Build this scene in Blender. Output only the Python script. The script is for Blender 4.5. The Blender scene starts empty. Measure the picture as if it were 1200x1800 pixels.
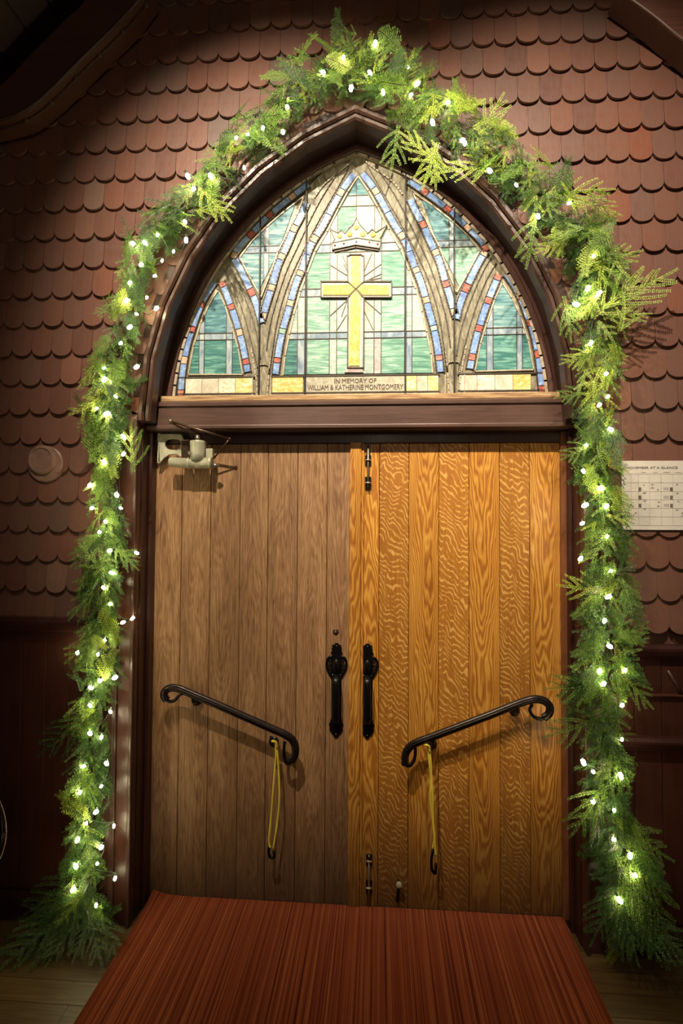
import bpy, bmesh, math, random
from mathutils import Vector, Matrix
random.seed(7)
C = bpy.context.scene.collection
sc = bpy.context.scene

# ------------------------------------------------------------------ camera
FPX = 950.0; YAW = math.atan(.070); PIT = math.atan(28/950.); ROLL = math.radians(.36)
CAM = Vector((.108, -2.405, 1.676))
fw = Vector((-math.sin(YAW)*math.cos(PIT), math.cos(YAW)*math.cos(PIT), math.sin(PIT)))
rt = fw.cross(Vector((0, 0, 1))).normalized(); up = rt.cross(fw)
rt, up = rt*math.cos(ROLL)+up*math.sin(ROLL), up*math.cos(ROLL)-rt*math.sin(ROLL)
cd = bpy.data.cameras.new('camera'); cam = bpy.data.objects.new('camera', cd); C.objects.link(cam)
cd.sensor_fit = 'VERTICAL'; cd.sensor_height = 36; cd.lens = FPX/1800*36; cd.clip_start = .05
cam.matrix_world = Matrix.Translation(CAM) @ Matrix((rt, up, -fw)).transposed().to_4x4()
sc.camera = cam

def at(x, y, Y=0.0):
    "point of the plane at depth Y seen at photograph pixel x, y (how the place was measured)"
    d = fw*FPX+rt*(x-600)-up*(y-900)
    return CAM+d*((Y-CAM.y)/d.y)
def project(p):
    d = p-CAM; w = d.dot(fw)
    return 600+FPX*d.dot(rt)/w, 900-FPX*d.dot(up)/w

# ------------------------------------------------------------------ world and lamps
w = bpy.data.worlds.new('world'); sc.world = w; w.use_nodes = True
w.node_tree.nodes['Background'].inputs[0].default_value = (1.0, .80, .62, 1)
w.node_tree.nodes['Background'].inputs[1].default_value = .05
def spot(loc, tgt, power, ang, blend, col, rad=.022):
    l = bpy.data.lights.new('ceiling_spotlight', 'SPOT'); o = bpy.data.objects.new('ceiling_spotlight', l); C.objects.link(o)
    o.location = loc; o.rotation_euler = (Vector(tgt)-Vector(loc)).to_track_quat('-Z', 'Y').to_euler()
    l.energy = power; l.spot_size = math.radians(ang); l.spot_blend = blend; l.color = col; l.shadow_soft_size = rad
    return o
spot((-.60, -1.95, 4.20), (-.20, 0, 2.50), 490, 64, 1.0, (1, .86, .66))
spot((.55, -2.05, 4.30), (.88, 0, 2.55), 370, 60, 1.0, (1, .87, .68))
al = bpy.data.lights.new('room_fill', 'AREA'); ao = bpy.data.objects.new('room_fill', al); C.objects.link(ao)  # weak unseen fill light added behind the camera
al.shape = 'DISK'; al.size = 1.2; al.energy = 9; al.color = (1, .8, .58); ao.location = (.2, -4.6, 3.4)
ao.rotation_euler = (Vector((0, 0, 1.2))-ao.location).to_track_quat('-Z', 'Y').to_euler()
sc.view_settings.view_transform = 'Standard'; sc.view_settings.look = 'None'
sc.view_settings.exposure = 0.14; sc.view_settings.gamma = 1.0; sc.view_settings.use_curve_mapping = False

# ------------------------------------------------------------------ helpers
def link(name, me, mat=None, parent=None, loc=None):
    if mat is not None and not len(me.materials):
        for m in (mat if isinstance(mat, (list, tuple)) else [mat]): me.materials.append(m)
    o = bpy.data.objects.new(name, me); C.objects.link(o)
    if loc is not None: o.location = loc
    if parent is not None: o.parent = parent
    return o
def tag(o, label=None, cat=None, group=None, kind=None):
    if label: o['label'] = label
    if cat: o['category'] = cat
    if group: o['group'] = group
    if kind: o['kind'] = kind
    return o
def empty(name, loc=(0, 0, 0)):
    o = bpy.data.objects.new(name, None); C.objects.link(o); o.location = loc; o.empty_display_size = .05
    return o
class MB:
    def __init__(s): s.v = []; s.f = []; s.sm = []
    def add(s, vs, fs, smooth=False):
        b = len(s.v); s.v += [tuple(v) for v in vs]; s.f += [tuple(b+i for i in f) for f in fs]; s.sm += [smooth]*len(fs); return s
    def box(s, a, b):
        x0, y0, z0 = a; x1, y1, z1 = b
        return s.add([(x0,y0,z0),(x1,y0,z0),(x1,y1,z0),(x0,y1,z0),(x0,y0,z1),(x1,y0,z1),(x1,y1,z1),(x0,y1,z1)],
                     [(0,3,2,1),(4,5,6,7),(0,1,5,4),(1,2,6,5),(2,3,7,6),(3,0,4,7)])
    def prism(s, poly, y0, y1):
        "poly: list of (x, z) counter-clockwise seen from the front (-Y); y0 front, y1 back"
        a = sum(poly[i][0]*poly[(i+1) % len(poly)][1]-poly[(i+1) % len(poly)][0]*poly[i][1] for i in range(len(poly)))
        if a < 0: poly = poly[::-1]
        n = len(poly)
        return s.add([(x, y0, z) for x, z in poly]+[(x, y1, z) for x, z in poly],
                     [tuple(range(n)), tuple(range(2*n-1, n-1, -1))]+[(i, i+n, (i+1) % n+n, (i+1) % n) for i in range(n)])
    def tube(s, pts, r, n=8, cap=True, flat=None):
        pts = [Vector(p) for p in pts]; m = len(pts); rs = r if isinstance(r, (list, tuple)) else [r]*m
        vs = []; prev = None
        for i, p in enumerate(pts):
            t = (pts[min(i+1, m-1)]-pts[max(i-1, 0)]).normalized()
            if prev is None:
                a = Vector((0, -1, 0)) if abs(t.y) < .9 else Vector((0, 0, 1))
                prev = (a-t*a.dot(t)).normalized()
            else: prev = (prev-t*prev.dot(t)).normalized()
            q = t.cross(prev)
            for k in range(n):
                an = 2*math.pi*(k+.5)/n
                sx, sy = (flat if flat else (1, 1))
                vs.append(p+(prev*math.cos(an)*sx+q*math.sin(an)*sy)*rs[i])
        fs = [(i*n+k, i*n+(k+1) % n, (i+1)*n+(k+1) % n, (i+1)*n+k) for i in range(m-1) for k in range(n)]
        s.add(vs, fs, n > 5)
        if cap:
            b = len(s.v)-len(vs)
            s.f += [tuple(b+k for k in range(n))[::-1], tuple(b+(m-1)*n+k for k in range(n))]; s.sm += [False, False]
        return s
    def ball(s, c, r, n=8, m=6, sc_=(1, 1, 1)):
        vs = [(c[0], c[1], c[2]+r*sc_[2])]
        for i in range(1, m):
            th = math.pi*i/m
            for k in range(n):
                ph = 2*math.pi*k/n
                vs.append((c[0]+r*sc_[0]*math.sin(th)*math.cos(ph), c[1]+r*sc_[1]*math.sin(th)*math.sin(ph), c[2]+r*sc_[2]*math.cos(th)))
        vs.append((c[0], c[1], c[2]-r*sc_[2]))
        fs = [(0, 1+k, 1+(k+1) % n) for k in range(n)]
        for i in range(m-2):
            for k in range(n): fs.append((1+i*n+k, 1+(i+1)*n+k, 1+(i+1)*n+(k+1) % n, 1+i*n+(k+1) % n))
        e = len(vs)-1; b = 1+(m-2)*n
        fs += [(e, b+(k+1) % n, b+k) for k in range(n)]
        return s.add(vs, fs, True)
    def disc(s, c, prof, n=24):
        "turned shape about the Y axis at (cx, cz); prof = [(radius, y)] from the back to the front"
        cx, cz = c; vs = []
        for r, y in prof:
            for k in range(n):
                a = 2*math.pi*k/n; vs.append((cx+r*math.cos(a), y, cz+r*math.sin(a)))
        m = len(prof)
        fs = [(i*n+k, i*n+(k+1) % n, (i+1)*n+(k+1) % n, (i+1)*n+k) for i in range(m-1) for k in range(n)]
        fs.append(tuple((m-1)*n+k for k in range(n)))
        return s.add(vs, fs, False)
    def mesh(s, name):
        me = bpy.data.meshes.new(name); me.from_pydata(s.v, [], s.f)
        me.polygons.foreach_set('use_smooth', s.sm); me.update(); return me
    def build(s, name, mat, parent=None, bevel=0, loc=None):
        o = link(name, s.mesh(name), mat, parent, loc)
        if bevel:
            b = o.modifiers.new('bevel', 'BEVEL'); b.width = bevel; b.segments = 2; b.limit_method = 'ANGLE'; b.angle_limit = math.radians(40)
        return o
def smooth(pts, k=6):
    "Catmull-Rom through points"
    pts = [Vector(p) for p in pts]; out = []
    for i in range(len(pts)-1):
        p0 = pts[max(i-1, 0)]; p1 = pts[i]; p2 = pts[i+1]; p3 = pts[min(i+2, len(pts)-1)]
        for j in range(k):
            t = j/k
            out.append(.5*((2*p1)+(p2-p0)*t+(2*p0-5*p1+4*p2-p3)*t*t+(3*p1-p0-3*p2+p3)*t**3))
    out.append(pts[-1]); return out

# ------------------------------------------------------------------ material kit
class N:
    def __init__(s, name):
        s.m = bpy.data.materials.new(name); s.m.use_nodes = True; s.t = s.m.node_tree
        s.b = s.t.nodes['Principled BSDF']; s.tc = s.n('ShaderNodeTexCoord'); s.oi = None
    def n(s, typ, **kw):
        x = s.t.nodes.new(typ)
        for k, v in kw.items(): setattr(x, k, v)
        return x
    def l(s, a, b): s.t.links.new(a, b)
    def inp(s, sock, v):
        if hasattr(v, 'is_output'): s.l(v, sock)
        else: sock.default_value = v
    def math(s, op, a, b=0.0, c=None):
        x = s.n('ShaderNodeMath', operation=op); s.inp(x.inputs[0], a); s.inp(x.inputs[1], b)
        if c is not None: s.inp(x.inputs[2], c)
        return x.outputs[0]
    def obj(s): return s.tc.outputs['Object']
    def rnd(s):
        if s.oi is None: s.oi = s.n('ShaderNodeObjectInfo')
        g = s.n('ShaderNodeNewGeometry')
        return s.math('FRACT', s.math('ADD', s.oi.outputs['Random'], g.outputs['Random Per Island']))
    def xyz(s, v):
        x = s.n('ShaderNodeSeparateXYZ'); s.l(v, x.inputs[0]); return x.outputs
    def comb(s, a, b, c):
        x = s.n('ShaderNodeCombineXYZ')
        for i, v in enumerate((a, b, c)): s.inp(x.inputs[i], v)
        return x.outputs[0]
    def scale(s, v, sc3, off=None):
        x = s.n('ShaderNodeMapping'); s.l(v, x.inputs[0]); x.inputs[3].default_value = sc3
        if off is not None: s.l(off, x.inputs[1])
        return x.outputs[0]
    def noise(s, v, scale=5, detail=4, rough=.55, dist=0):
        x = s.n('ShaderNodeTexNoise'); s.l(v, x.inputs['Vector']); x.inputs['Scale'].default_value = scale
        x.inputs['Detail'].default_value = detail; x.inputs['Roughness'].default_value = rough; x.inputs['Distortion'].default_value = dist
        return x.outputs['Fac']
    def ramp(s, f, stops):
        x = s.n('ShaderNodeValToRGB'); s.inp(x.inputs[0], f); r = x.color_ramp
        while len(r.elements) < len(stops): r.elements.new(.5)
        for e, (p, c) in zip(r.elements, stops):
            e.position = p; e.color = tuple(c)+(1,) if len(c) == 3 else c
        return x.outputs[0]
    def fr(s, f, a, b, lo=0., hi=1.):
        x = s.n('ShaderNodeMapRange'); s.inp(x.inputs[0], f)
        for i, v in zip((1, 2, 3, 4), (a, b, lo, hi)): x.inputs[i].default_value = v
        return x.outputs[0]
    def mix(s, f, a, b, mode='MIX'):
        x = s.n('ShaderNodeMix', data_type='RGBA', blend_type=mode); s.inp(x.inputs[0], f)
        for i, v in ((6, a), (7, b)):
            if hasattr(v, 'is_output'): s.l(v, x.inputs[i])
            else: x.inputs[i].default_value = tuple(v)+(1,) if len(v) == 3 else v
        return x.outputs[2]
    def done(s, col=None, rough=.5, bump=None, bs=.3, bd=.002, metal=0, spec=None, coat=0):
        if col is not None:
            if hasattr(col, 'is_output'): s.l(col, s.b.inputs['Base Color'])
            else: s.b.inputs['Base Color'].default_value = tuple(col)+(1,)
        s.inp(s.b.inputs['Roughness'], rough); s.b.inputs['Metallic'].default_value = metal
        if spec is not None: s.b.inputs['Specular IOR Level'].default_value = spec
        if coat: s.b.inputs['Coat Weight'].default_value = coat; s.b.inputs['Coat Roughness'].default_value = .25
        if bump is not None:
            x = s.n('ShaderNodeBump'); x.inputs['Strength'].default_value = bs; x.inputs['Distance'].default_value = bd
            s.l(bump, x.inputs['Height']); s.l(x.outputs[0], s.b.inputs['Normal'])
        return s.m

def plain(name, col, rough=.5, metal=0, var=.25, sc_=30, bs=.15, spec=None):
    n = N(name); f = n.noise(n.obj(), sc_, 5)
    dk = tuple(c*(1-var) for c in col); lt = tuple(min(1, c*(1+var)) for c in col)
    return n.done(n.ramp(f, [(.3, dk), (.7, lt)]), rough, f, bs, .001, metal, spec)
def painted_wood(name, col, rough=.4, axis='z', var=.3):
    n = N(name)
    s3 = {'z': (22, 22, 1.3), 'x': (1.3, 22, 22), 'y': (22, 1.3, 22)}[axis]
    f = n.noise(n.scale(n.obj(), s3), 3, 6, .65, .3); g = n.noise(n.obj(), 3.5, 4)
    c = n.ramp(f, [(.25, tuple(c*(1-var) for c in col)), (.75, tuple(c*(1+var) for c in col))])
    c = n.mix(n.fr(g, .45, .75, 0, .45), c, tuple(x*1.5+.006 for x in col))
    return n.done(c, n.fr(g, .3, .7, rough*.75, rough*1.25), f, .35, .002)
def oak(name, dark, mid, light, mode, rough=.42):
    "mode 0 flat-sawn arches, 1 quarter-sawn flecks, 2 plain worn grain"
    n = N(name); P = n.obj(); x, y, z = n.xyz(P); n.oi = n.n('ShaderNodeObjectInfo'); r = n.oi.outputs['Random']
    r10 = n.math('MULTIPLY', r, 37.0); off = n.comb(r10, r10, r10)
    fine = n.noise(n.scale(P, (160, 160, 3.2), off), 1.6, 5, .7)
    slow = n.noise(n.scale(P, (9, 9, 1.4), off), 1.5, 3, .5)
    x0 = n.math('ADD', x, n.math('MULTIPLY', n.math('SUBTRACT', r, .5), .05))
    arch = n.math('MULTIPLY', n.math('MULTIPLY', x0, x0), 330.0)
    sgn = n.math('MULTIPLY', n.math('GREATER_THAN', n.math('FRACT', n.math('MULTIPLY', r, 7.3)), .5), 2.0)
    zz = n.math('MULTIPLY', z, n.math('SUBTRACT', sgn, 1.0))
    ph = n.math('ADD', n.math('MULTIPLY', zz, 2.2), n.math('ADD', arch, n.math('MULTIPLY', slow, 3.0)))
    ring = n.math('SINE', n.math('MULTIPLY', ph, 22.0))
    ring = n.fr(ring, -1, 1)
    if mode == 1:
        wob = n.math('MULTIPLY', n.noise(n.scale(P, (11, 11, 4.2), off), 1.3, 2, .5, .4), 40.0)
        wv = n.math('SINE', n.math('ADD', wob, n.math('ADD', n.math('MULTIPLY', z, 230.0), n.math('MULTIPLY', x, 190.0))))
        msk = n.fr(n.noise(n.scale(P, (40, 40, 9), off), 1.3, 3, .6), .36, .56)
        fleck = n.math('MULTIPLY', n.fr(wv, .25, .95), msk)
        f = n.math('ADD', n.math('MULTIPLY', fine, .55), n.math('ADD', n.math('MULTIPLY', fleck, .40), n.math('MULTIPLY', slow, .25)))
        f = n.math('ADD', f, .03)
    elif mode == 0:
        f = n.math('ADD', n.math('MULTIPLY', fine, .40), n.math('ADD', n.math('MULTIPLY', ring, .33), n.math('MULTIPLY', slow, .35)))
        f = n.math('SUBTRACT', f, .04)
    else:
        q = n.noise(n.scale(P, (55, 55, 9), off), 1.3, 3, .6, .8)
        f = n.math('ADD', n.math('MULTIPLY', fine, .75), n.math('ADD', n.math('MULTIPLY', ring, .10), n.math('ADD', n.math('MULTIPLY', slow, .35), n.math('MULTIPLY', q, .35))))
        f = n.math('SUBTRACT', f, .28)
    c = n.ramp(f, [(.26, dark), (.5, mid), (.76, light)])
    tint = n.fr(n.math('FRACT', n.math('MULTIPLY', r, 3.7)), 0, 1, .82, 1.12)
    c = n.mix(1.0, c, n.comb(tint, tint, tint), 'MULTIPLY')
    # grime on the lowest part of the leaf, carried higher to paint in dimmer light
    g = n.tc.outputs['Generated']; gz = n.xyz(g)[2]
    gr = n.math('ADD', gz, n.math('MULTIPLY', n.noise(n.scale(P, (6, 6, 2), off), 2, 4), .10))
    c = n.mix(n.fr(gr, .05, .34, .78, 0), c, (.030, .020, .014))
    return n.done(c, n.fr(f, .2, .8, rough*1.25, rough*.8), f, .3, .0015)

M = {}
n = N('shingle_paint'); P = n.obj(); r = n.rnd()
f = n.noise(n.scale(n.tc.outputs['Generated'], (3, 3, 2)), 2.2, 5, .6); st = n.noise(n.scale(P, (60, 60, 5)), 1.5, 4, .6)
c = n.ramp(r, [(0, (.140, .060, .042)), (.25, (.185, .080, .055)), (.5, (.160, .082, .060)), (.72, (.195, .078, .048)), (.86, (.130, .084, .066)), (.93, (.220, .070, .038)), (1, (.22, .14, .10))])
c = n.mix(n.fr(f, .35, .75, 0, .35), c, (.10, .045, .032))
c = n.mix(n.fr(st, .5, .8, 0, .25), c, (.25, .11, .07))
M['shingle'] = n.done(c, n.fr(f, .3, .7, .32, .55), n.math('ADD', f, n.math('MULTIPLY', st, .5)), .35, .002)
M['trim'] = painted_wood('brown_gloss_trim', (.062, .020, .013), .30)
M['trimx'] = painted_wood('brown_gloss_transom', (.088, .044, .033), .38, 'x', .4)
M['jamb'] = painted_wood('dark_jamb_paint', (.040, .012, .009), .36)
M['soffit'] = painted_wood('arch_soffit_paint', (.034, .014, .010), .45)
M['stop'] = painted_wood('window_stop_paint', (.085, .038, .028), .36)
M['bead'] = painted_wood('arch_moulding_paint', (.052, .024, .017), .34)
M['wains'] = painted_wood('wainscot_paint', (.052, .016, .010), .36)
M['brace'] = painted_wood('brace_paint', (.095, .038, .024), .40, 'x')
M['roof'] = painted_wood('roof_board_paint', (.030, .010, .008), .6, 'y')
M['dark'] = plain('black_gap', (.010, .006, .005), .9, var=.1)
M['sill'] = N('bare_sill'); n = M['sill']; f = n.noise(n.scale(n.obj(), (5, 30, 60)), 1.6, 5, .6)
M['sill'] = n.done(n.ramp(f, [(.30, (.16, .075, .03)), (.5, (.42, .25, .11)), (.7, (.62, .44, .24))]), .6, f, .3)
M['oak_arch'] = oak('golden_oak_flat_sawn', (.29, .095, .012), (.50, .20, .026), (.72, .39, .080), 0, .36)
M['oak_fleck'] = oak('golden_oak_quarter_sawn', (.27, .088, .012), (.46, .185, .027), (.72, .40, .105), 1, .36)
M['oak_worn'] = oak('weathered_oak', (.105, .045, .018), (.310, .160, .070), (.56, .34, .17), 2, .5)
M['iron'] = plain('black_wrought_iron', (.012, .010, .009), .32, .6, .3, 60, .3)
M['rail'] = plain('dark_bronze_rail', (.030, .022, .018), .28, .7, .3, 40, .2)
M['closer'] = plain('closer_cream_enamel', (.44, .42, .31), .30, .15, .18, 25, .15)
M['closerarm'] = plain('closer_arm_bronze', (.10, .06, .04), .35, .8, .3, 50, .1)
M['steel'] = plain('worn_steel', (.36, .32, .25), .35, .8, .3, 60, .1)
M['yellow'] = plain('yellow_elastic_cord', (.80, .62, .06), .55, 0, .12, 300, .3)
M['disc'] = plain('brown_painted_cover', (.26, .15, .11), .4, 0, .2, 30, .15)
M['wire'] = plain('green_wire', (.015, .045, .018), .5)
M['stem'] = plain('twig_bark', (.07, .045, .02), .8, 0, .3, 60)
n = N('floor_oak'); n.oi = n.n('ShaderNodeObjectInfo'); r = n.oi.outputs['Random']; rr = n.math('MULTIPLY', r, 20.)
f = n.noise(n.scale(n.obj(), (2.2, 40, 40), n.comb(rr, rr, rr)), 2.2, 6, .65, .4)
c = n.ramp(f, [(.25, (.050, .028, .010)), (.55, (.125, .075, .025)), (.8, (.19, .120, .046))])
t = n.fr(r, 0, 1, .7, 1.15); M['floor'] = n.done(n.mix(1., c, n.comb(t, t, t), 'MULTIPLY'), .42, f, .25)
# red runner: ribs run towards the door
n = N('runner_pile'); x, y, z = n.xyz(n.obj())
bands = n.noise(n.comb(n.math('MULTIPLY', x, 75.), n.math('MULTIPLY', y, .15), 0.), 1., 3, .7)
yarn = n.noise(n.comb(n.math('MULTIPLY', x, 170.), n.math('MULTIPLY', y, .8), 3.), 1., 2, .6)
fz = n.noise(n.obj(), 420, 3, .7)
ff = n.math('ADD', n.math('MULTIPLY', bands, .5), n.math('ADD', n.math('MULTIPLY', yarn, .4), n.math('MULTIPLY', fz, .12)))
c = n.ramp(ff, [(.41, (.075, .011, .005)), (.48, (.20, .040, .015)), (.55, (.31, .075, .026)), (.63, (.42, .15, .05))])
c = n.mix(n.fr(fz, .35, .65, 0, .35), c, (.10, .02, .01)); M['runner'] = n.done(c, .95, n.math('ADD', ff, n.math('MULTIPLY', fz, .4)), .6, .004, spec=.15)

def glass(name, a, b, cc, streak=(5, 5, 38), dist=1.2, rough=.48, sc_=1.6):
    n = N(name); r = n.rnd(); r10 = n.math('MULTIPLY', r, 31.)
    f = n.noise(n.scale(n.obj(), streak, n.comb(r10, r10, r10)), sc_, 4, .6, dist)
    f = n.math('ADD', f, n.fr(r, 0, 1, -.07, .07))
    g = n.noise(n.obj(), 90, 3)
    return n.done(n.ramp(f, [(.30, a), (.5, b), (.70, cc)]), rough, n.math('ADD', f, n.math('MULTIPLY', g, .4)), .3, .002, spec=.3)
G = {
 'green': glass('streaky_sea_green_glass', (.07, .22, .16), (.22, .42, .32), (.52, .68, .56)),
 'deep': glass('streaky_deep_green_glass', (.012, .08, .09), (.05, .20, .18), (.22, .44, .38)),
 'teal': glass('streaky_teal_glass', (.02, .09, .14), (.09, .25, .28), (.38, .52, .50)),
 'pale': glass('pale_green_opal_glass', (.26, .38, .34), (.44, .54, .46), (.68, .72, .62)),
 'cream': glass('cream_opal_glass', (.42, .38, .30), (.60, .55, .44), (.74, .70, .58), (12, 12, 12)),
 'mull': glass('grey_blue_glass', (.16, .23, .32), (.28, .36, .43), (.46, .52, .52), (20, 20, 8)),
 'blue': glass('cobalt_blue_glass', (.12, .20, .48), (.22, .35, .64), (.42, .56, .80), (25, 25, 25)),
 'red': glass('ruby_glass', (.32, .05, .04), (.50, .12, .09), (.60, .30, .22), (25, 25, 25)),
 'pink': glass('salmon_glass', (.45, .26, .18), (.60, .40, .28), (.70, .56, .42), (25, 25, 25)),
 'rib': glass('mottled_stone_glass', (.14, .12, .075), (.28, .25, .17), (.48, .44, .33), (26, 26, 9), 1.5, .4),
 'gold': glass('golden_hammered_glass', (.52, .34, .06), (.70, .50, .12), (.84, .70, .32), (30, 30, 20)),
 'amber': glass('amber_opal_glass', (.55, .38, .08), (.75, .58, .22), (.86, .80, .62), (9, 9, 16), 2.5),
 'fire': glass('white_and_orange_opal_glass', (.66, .30, .14), (.82, .76, .60), (.60, .70, .58), (9, 9, 14), 2.5),
 'frame': glass('pale_stone_border_glass', (.36, .33, .24), (.50, .47, .36), (.66, .63, .52), (20, 20, 20), 1, .4),
 'lilac': glass('lilac_glass', (.34, .24, .24), (.48, .36, .36), (.58, .50, .48), (20, 20, 20)),
}
M['lead'] = plain('lead_came', (.075, .060, .045), .45, .4, .25, 80, .2)
M['leadlt'] = plain('stone_edge_came', (.44, .37, .27), .5, .1, .25, 60, .2)
M['bar'] = plain('dark_saddle_bar', (.02, .018, .016), .5, .5)

# ------------------------------------------------------------------ geometry of the arch (two-centred)
CX, ZS, RG = .4537, 2.165, 1.300          # centre offset, springing height, radius of the glass edge
def arc(R, n=24, z0=None):
    "points from the left springing over the apex to the right springing, for radius R"
    top = math.acos(CX/R) if R > CX else 0
    a0 = 0.0
    if z0 is not None: a0 = math.asin(max(-1, min(1, (z0-ZS)/R)))
    L = []
    for i in range(n+1):
        a = a0+(top-a0)*i/n
        L.append((CX-R*math.cos(a), ZS+R*math.sin(a)))
    return L+[(-x, z) for x, z in L[-2::-1]]
YW = -.130     # shingle plane
YC = -.165     # face of the casing
SPR = 2.165; TR0 = 2.108; TR1 = 2.238; JX = .925

# ------------------------------------------------------------------ wall_back
def sweep(prof, R0, n=8, z0=None, extend=None):
    "prof: closed list of (radius offset, y); follows the arch at R0+offset, optional vertical legs down to z=extend"
    ring = []
    paths = []
    for dr, y in prof:
        p = arc(R0+dr, n, z0)
        if extend is not None:
            p = [(p[0][0], extend)]+p+[(p[-1][0], extend)]
        paths.append([(x, y, z) for x, z in p])
    m = len(paths[0]); k = len(prof); vs = [paths[j][i] for i in range(m) for j in range(k)]
    fs = [(i*k+j, (i+1)*k+j, (i+1)*k+(j+1) % k, i*k+(j+1) % k) for i in range(m-1) for j in range(k)]
    fs += [tuple(range(k)), tuple((m-1)*k+j for j in range(k))[::-1]]
    return MB().add(vs, fs)
wb = MB()
RO = 1.345
ar = arc(RO, 16); XW = 3.0
def gable(x): return 5.15-1.0*abs(x)*.98
for (x0, z0), (x1, z1) in zip(ar[:-1], ar[1:]):
    wb.add([(x0, YW+.012, z0), (x1, YW+.012, z1), (x1, YW+.012, gable(x1)), (x0, YW+.012, gable(x0)),
            (x0, .06, z0), (x1, .06, z1), (x1, .06, gable(x1)), (x0, .06, gable(x0))],
           [(0, 1, 2, 3), (7, 6, 5, 4), (0, 4, 5, 1), (3, 2, 6, 7)])
for s in (-1, 1):
    xs = sorted((s*.93, s*XW)); xe = abs(ar[0][0])
    wb.prism([(xs[0], 0), (xs[1], 0), (xs[1], gable(xs[1])), (xs[0], gable(xs[0]))], YW+.012, .06)
    xs = sorted((s*xe, s*.93))
    wb.prism([(xs[0], SPR-.02), (xs[1], SPR-.02), (xs[1], gable(xs[1])), (xs[0], gable(xs[0]))], YW+.0125, .06)
wall = wb.build('wall_back', M['shingle']); tag(wall, 'brown shingled gable wall around the arched doorway', kind='structure')

# garland centre line in the plane of the wall (measured), used for keeping hidden shingles in one mesh too
GPX = [(160,1640),(165,1560),(160,1480),(163,1400),(165,1330),(176,1250),(182,1150),(183,1060),(192,980),(192,900),(200,820),(196,740),(196,680),(220,600),(232,540),(245,470),(285,405),(340,360),(400,290),(440,240),(505,195),(560,140),(630,105),(700,160),(770,215),(850,262),(920,320),(975,385),(1035,450),(1050,530),(1045,620),(1040,700),(1040,780),(1050,860),(1060,940),(1062,1020),(1062,1100),(1058,1180),(1045,1250),(1058,1330),(1060,1420),(1085,1500),(1095,1580),(1110,1650)]
def gdist(px, py):
    b = 1e9
    for (ax, ay), (bx, by) in zip(GPX[:-1], GPX[1:]):
        dx, dy = bx-ax, by-ay; t = max(0, min(1, ((px-ax)*dx+(py-ay)*dy)/(dx*dx+dy*dy)))
        b = min(b, math.hypot(px-ax-dx*t, py-ay-dy*t))
    return b
PITCH, EXPO, Z0 = .0913, .1292, 1.519-2*.1292
def inside_open(x, z, R):
    if z < SPR: return abs(x) < R-CX
    return math.hypot(abs(x)+CX, z-ZS) < R
def shingle_outline(wd):
    h = wd/2-.0003; H = .037
    L = [(-h, EXPO*1.28), (-h, H)]
    for i in range(1, 12):
        a = math.pi*i/12; L.append((-h*math.cos(a), H-H*math.sin(a)**.95))
    L += [(h, H), (h, EXPO*1.28)]
    return L      # z=0 at the lowest point
def shingle_mesh(L, lean=.0150):
    n = len(L); T = .0100; ztop = EXPO*1.28
    def yf(z): return -lean*(1-z/ztop)
    return MB().add([(x, yf(z)-.0005, z) for x, z in L]+[(x, yf(z)+T, z) for x, z in L],
                    [tuple(range(n)), tuple(range(2*n-1, n-1, -1))]+[(i, i+n, (i+1) % n+n, (i+1) % n) for i in range(n)])
variants = []
for k in range(5):
    wd = PITCH*(1, .996, .999, .992, .998)[k]
    me = shingle_mesh(shingle_outline(wd), .0150+.001*k).mesh('shingle'); me.materials.append(M['shingle']); variants.append(me)
cells = []
rng = random.Random(3)
for row in range(0, 27):
    z = Z0+row*EXPO
    for i in range(-32, 33):
        x = .0824+.0456+i*PITCH+(PITCH/2 if row % 2 else 0)+(((row*37) % 7)-3)*.0012
        if abs(x) > 2.6 or z+.05 > gable(x): continue
        zb = z+rng.uniform(-.0025, .0025)
        if z < 1.25 and False: continue
        if inside_open(x, zb+.07, 1.36) and inside_open(x, zb, 1.36): continue
        crosses = any(inside_open(x+dx, zb+dz, 1.352) for dx in (-PITCH/2, 0, PITCH/2) for dz in (0, .03, .08, .165))
        if abs(x) < 1.02 and z < SPR and abs(x)-PITCH/2 < .93: crosses = True
        px, py = project(Vector((x, YW, zb+.06)))
        vis = (-25 < px < 1225 and -40 < py < 1180) and gdist(px, py) > 48 and not (px+py < 200)
        cells.append((vis, x, zb, crosses, rng.randrange(5), px, py))
cells.sort(key=lambda c: (not c[0], (c[1]-CAM.x)**2+(c[2]-CAM.z)**2))
field = MB(); nv = 0
def fit_edge(x, zb, L):
    "cut the outline of a shingle back to the casing"
    out = []
    for lx, lz in L:
        X, Z = x+lx, zb+lz; side = 1 if x > 0 else -1
        if Z < SPR:
            if abs(X) < .945: X = side*.945
        else:
            R = 1.352; vx, vz = abs(X)+CX, Z-ZS; d = math.hypot(vx, vz)
            if d < R and X*side > 0: X = side*(vx*R/d-CX); Z = ZS+vz*R/d
            elif d < R: X = 0.0; Z = ZS+math.sqrt(R*R-CX*CX)
        out.append((X-x, Z-zb))
    return out
def area(L): return abs(sum(L[i][0]*L[(i+1) % len(L)][1]-L[(i+1) % len(L)][0]*L[i][1] for i in range(len(L))))/2
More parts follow.
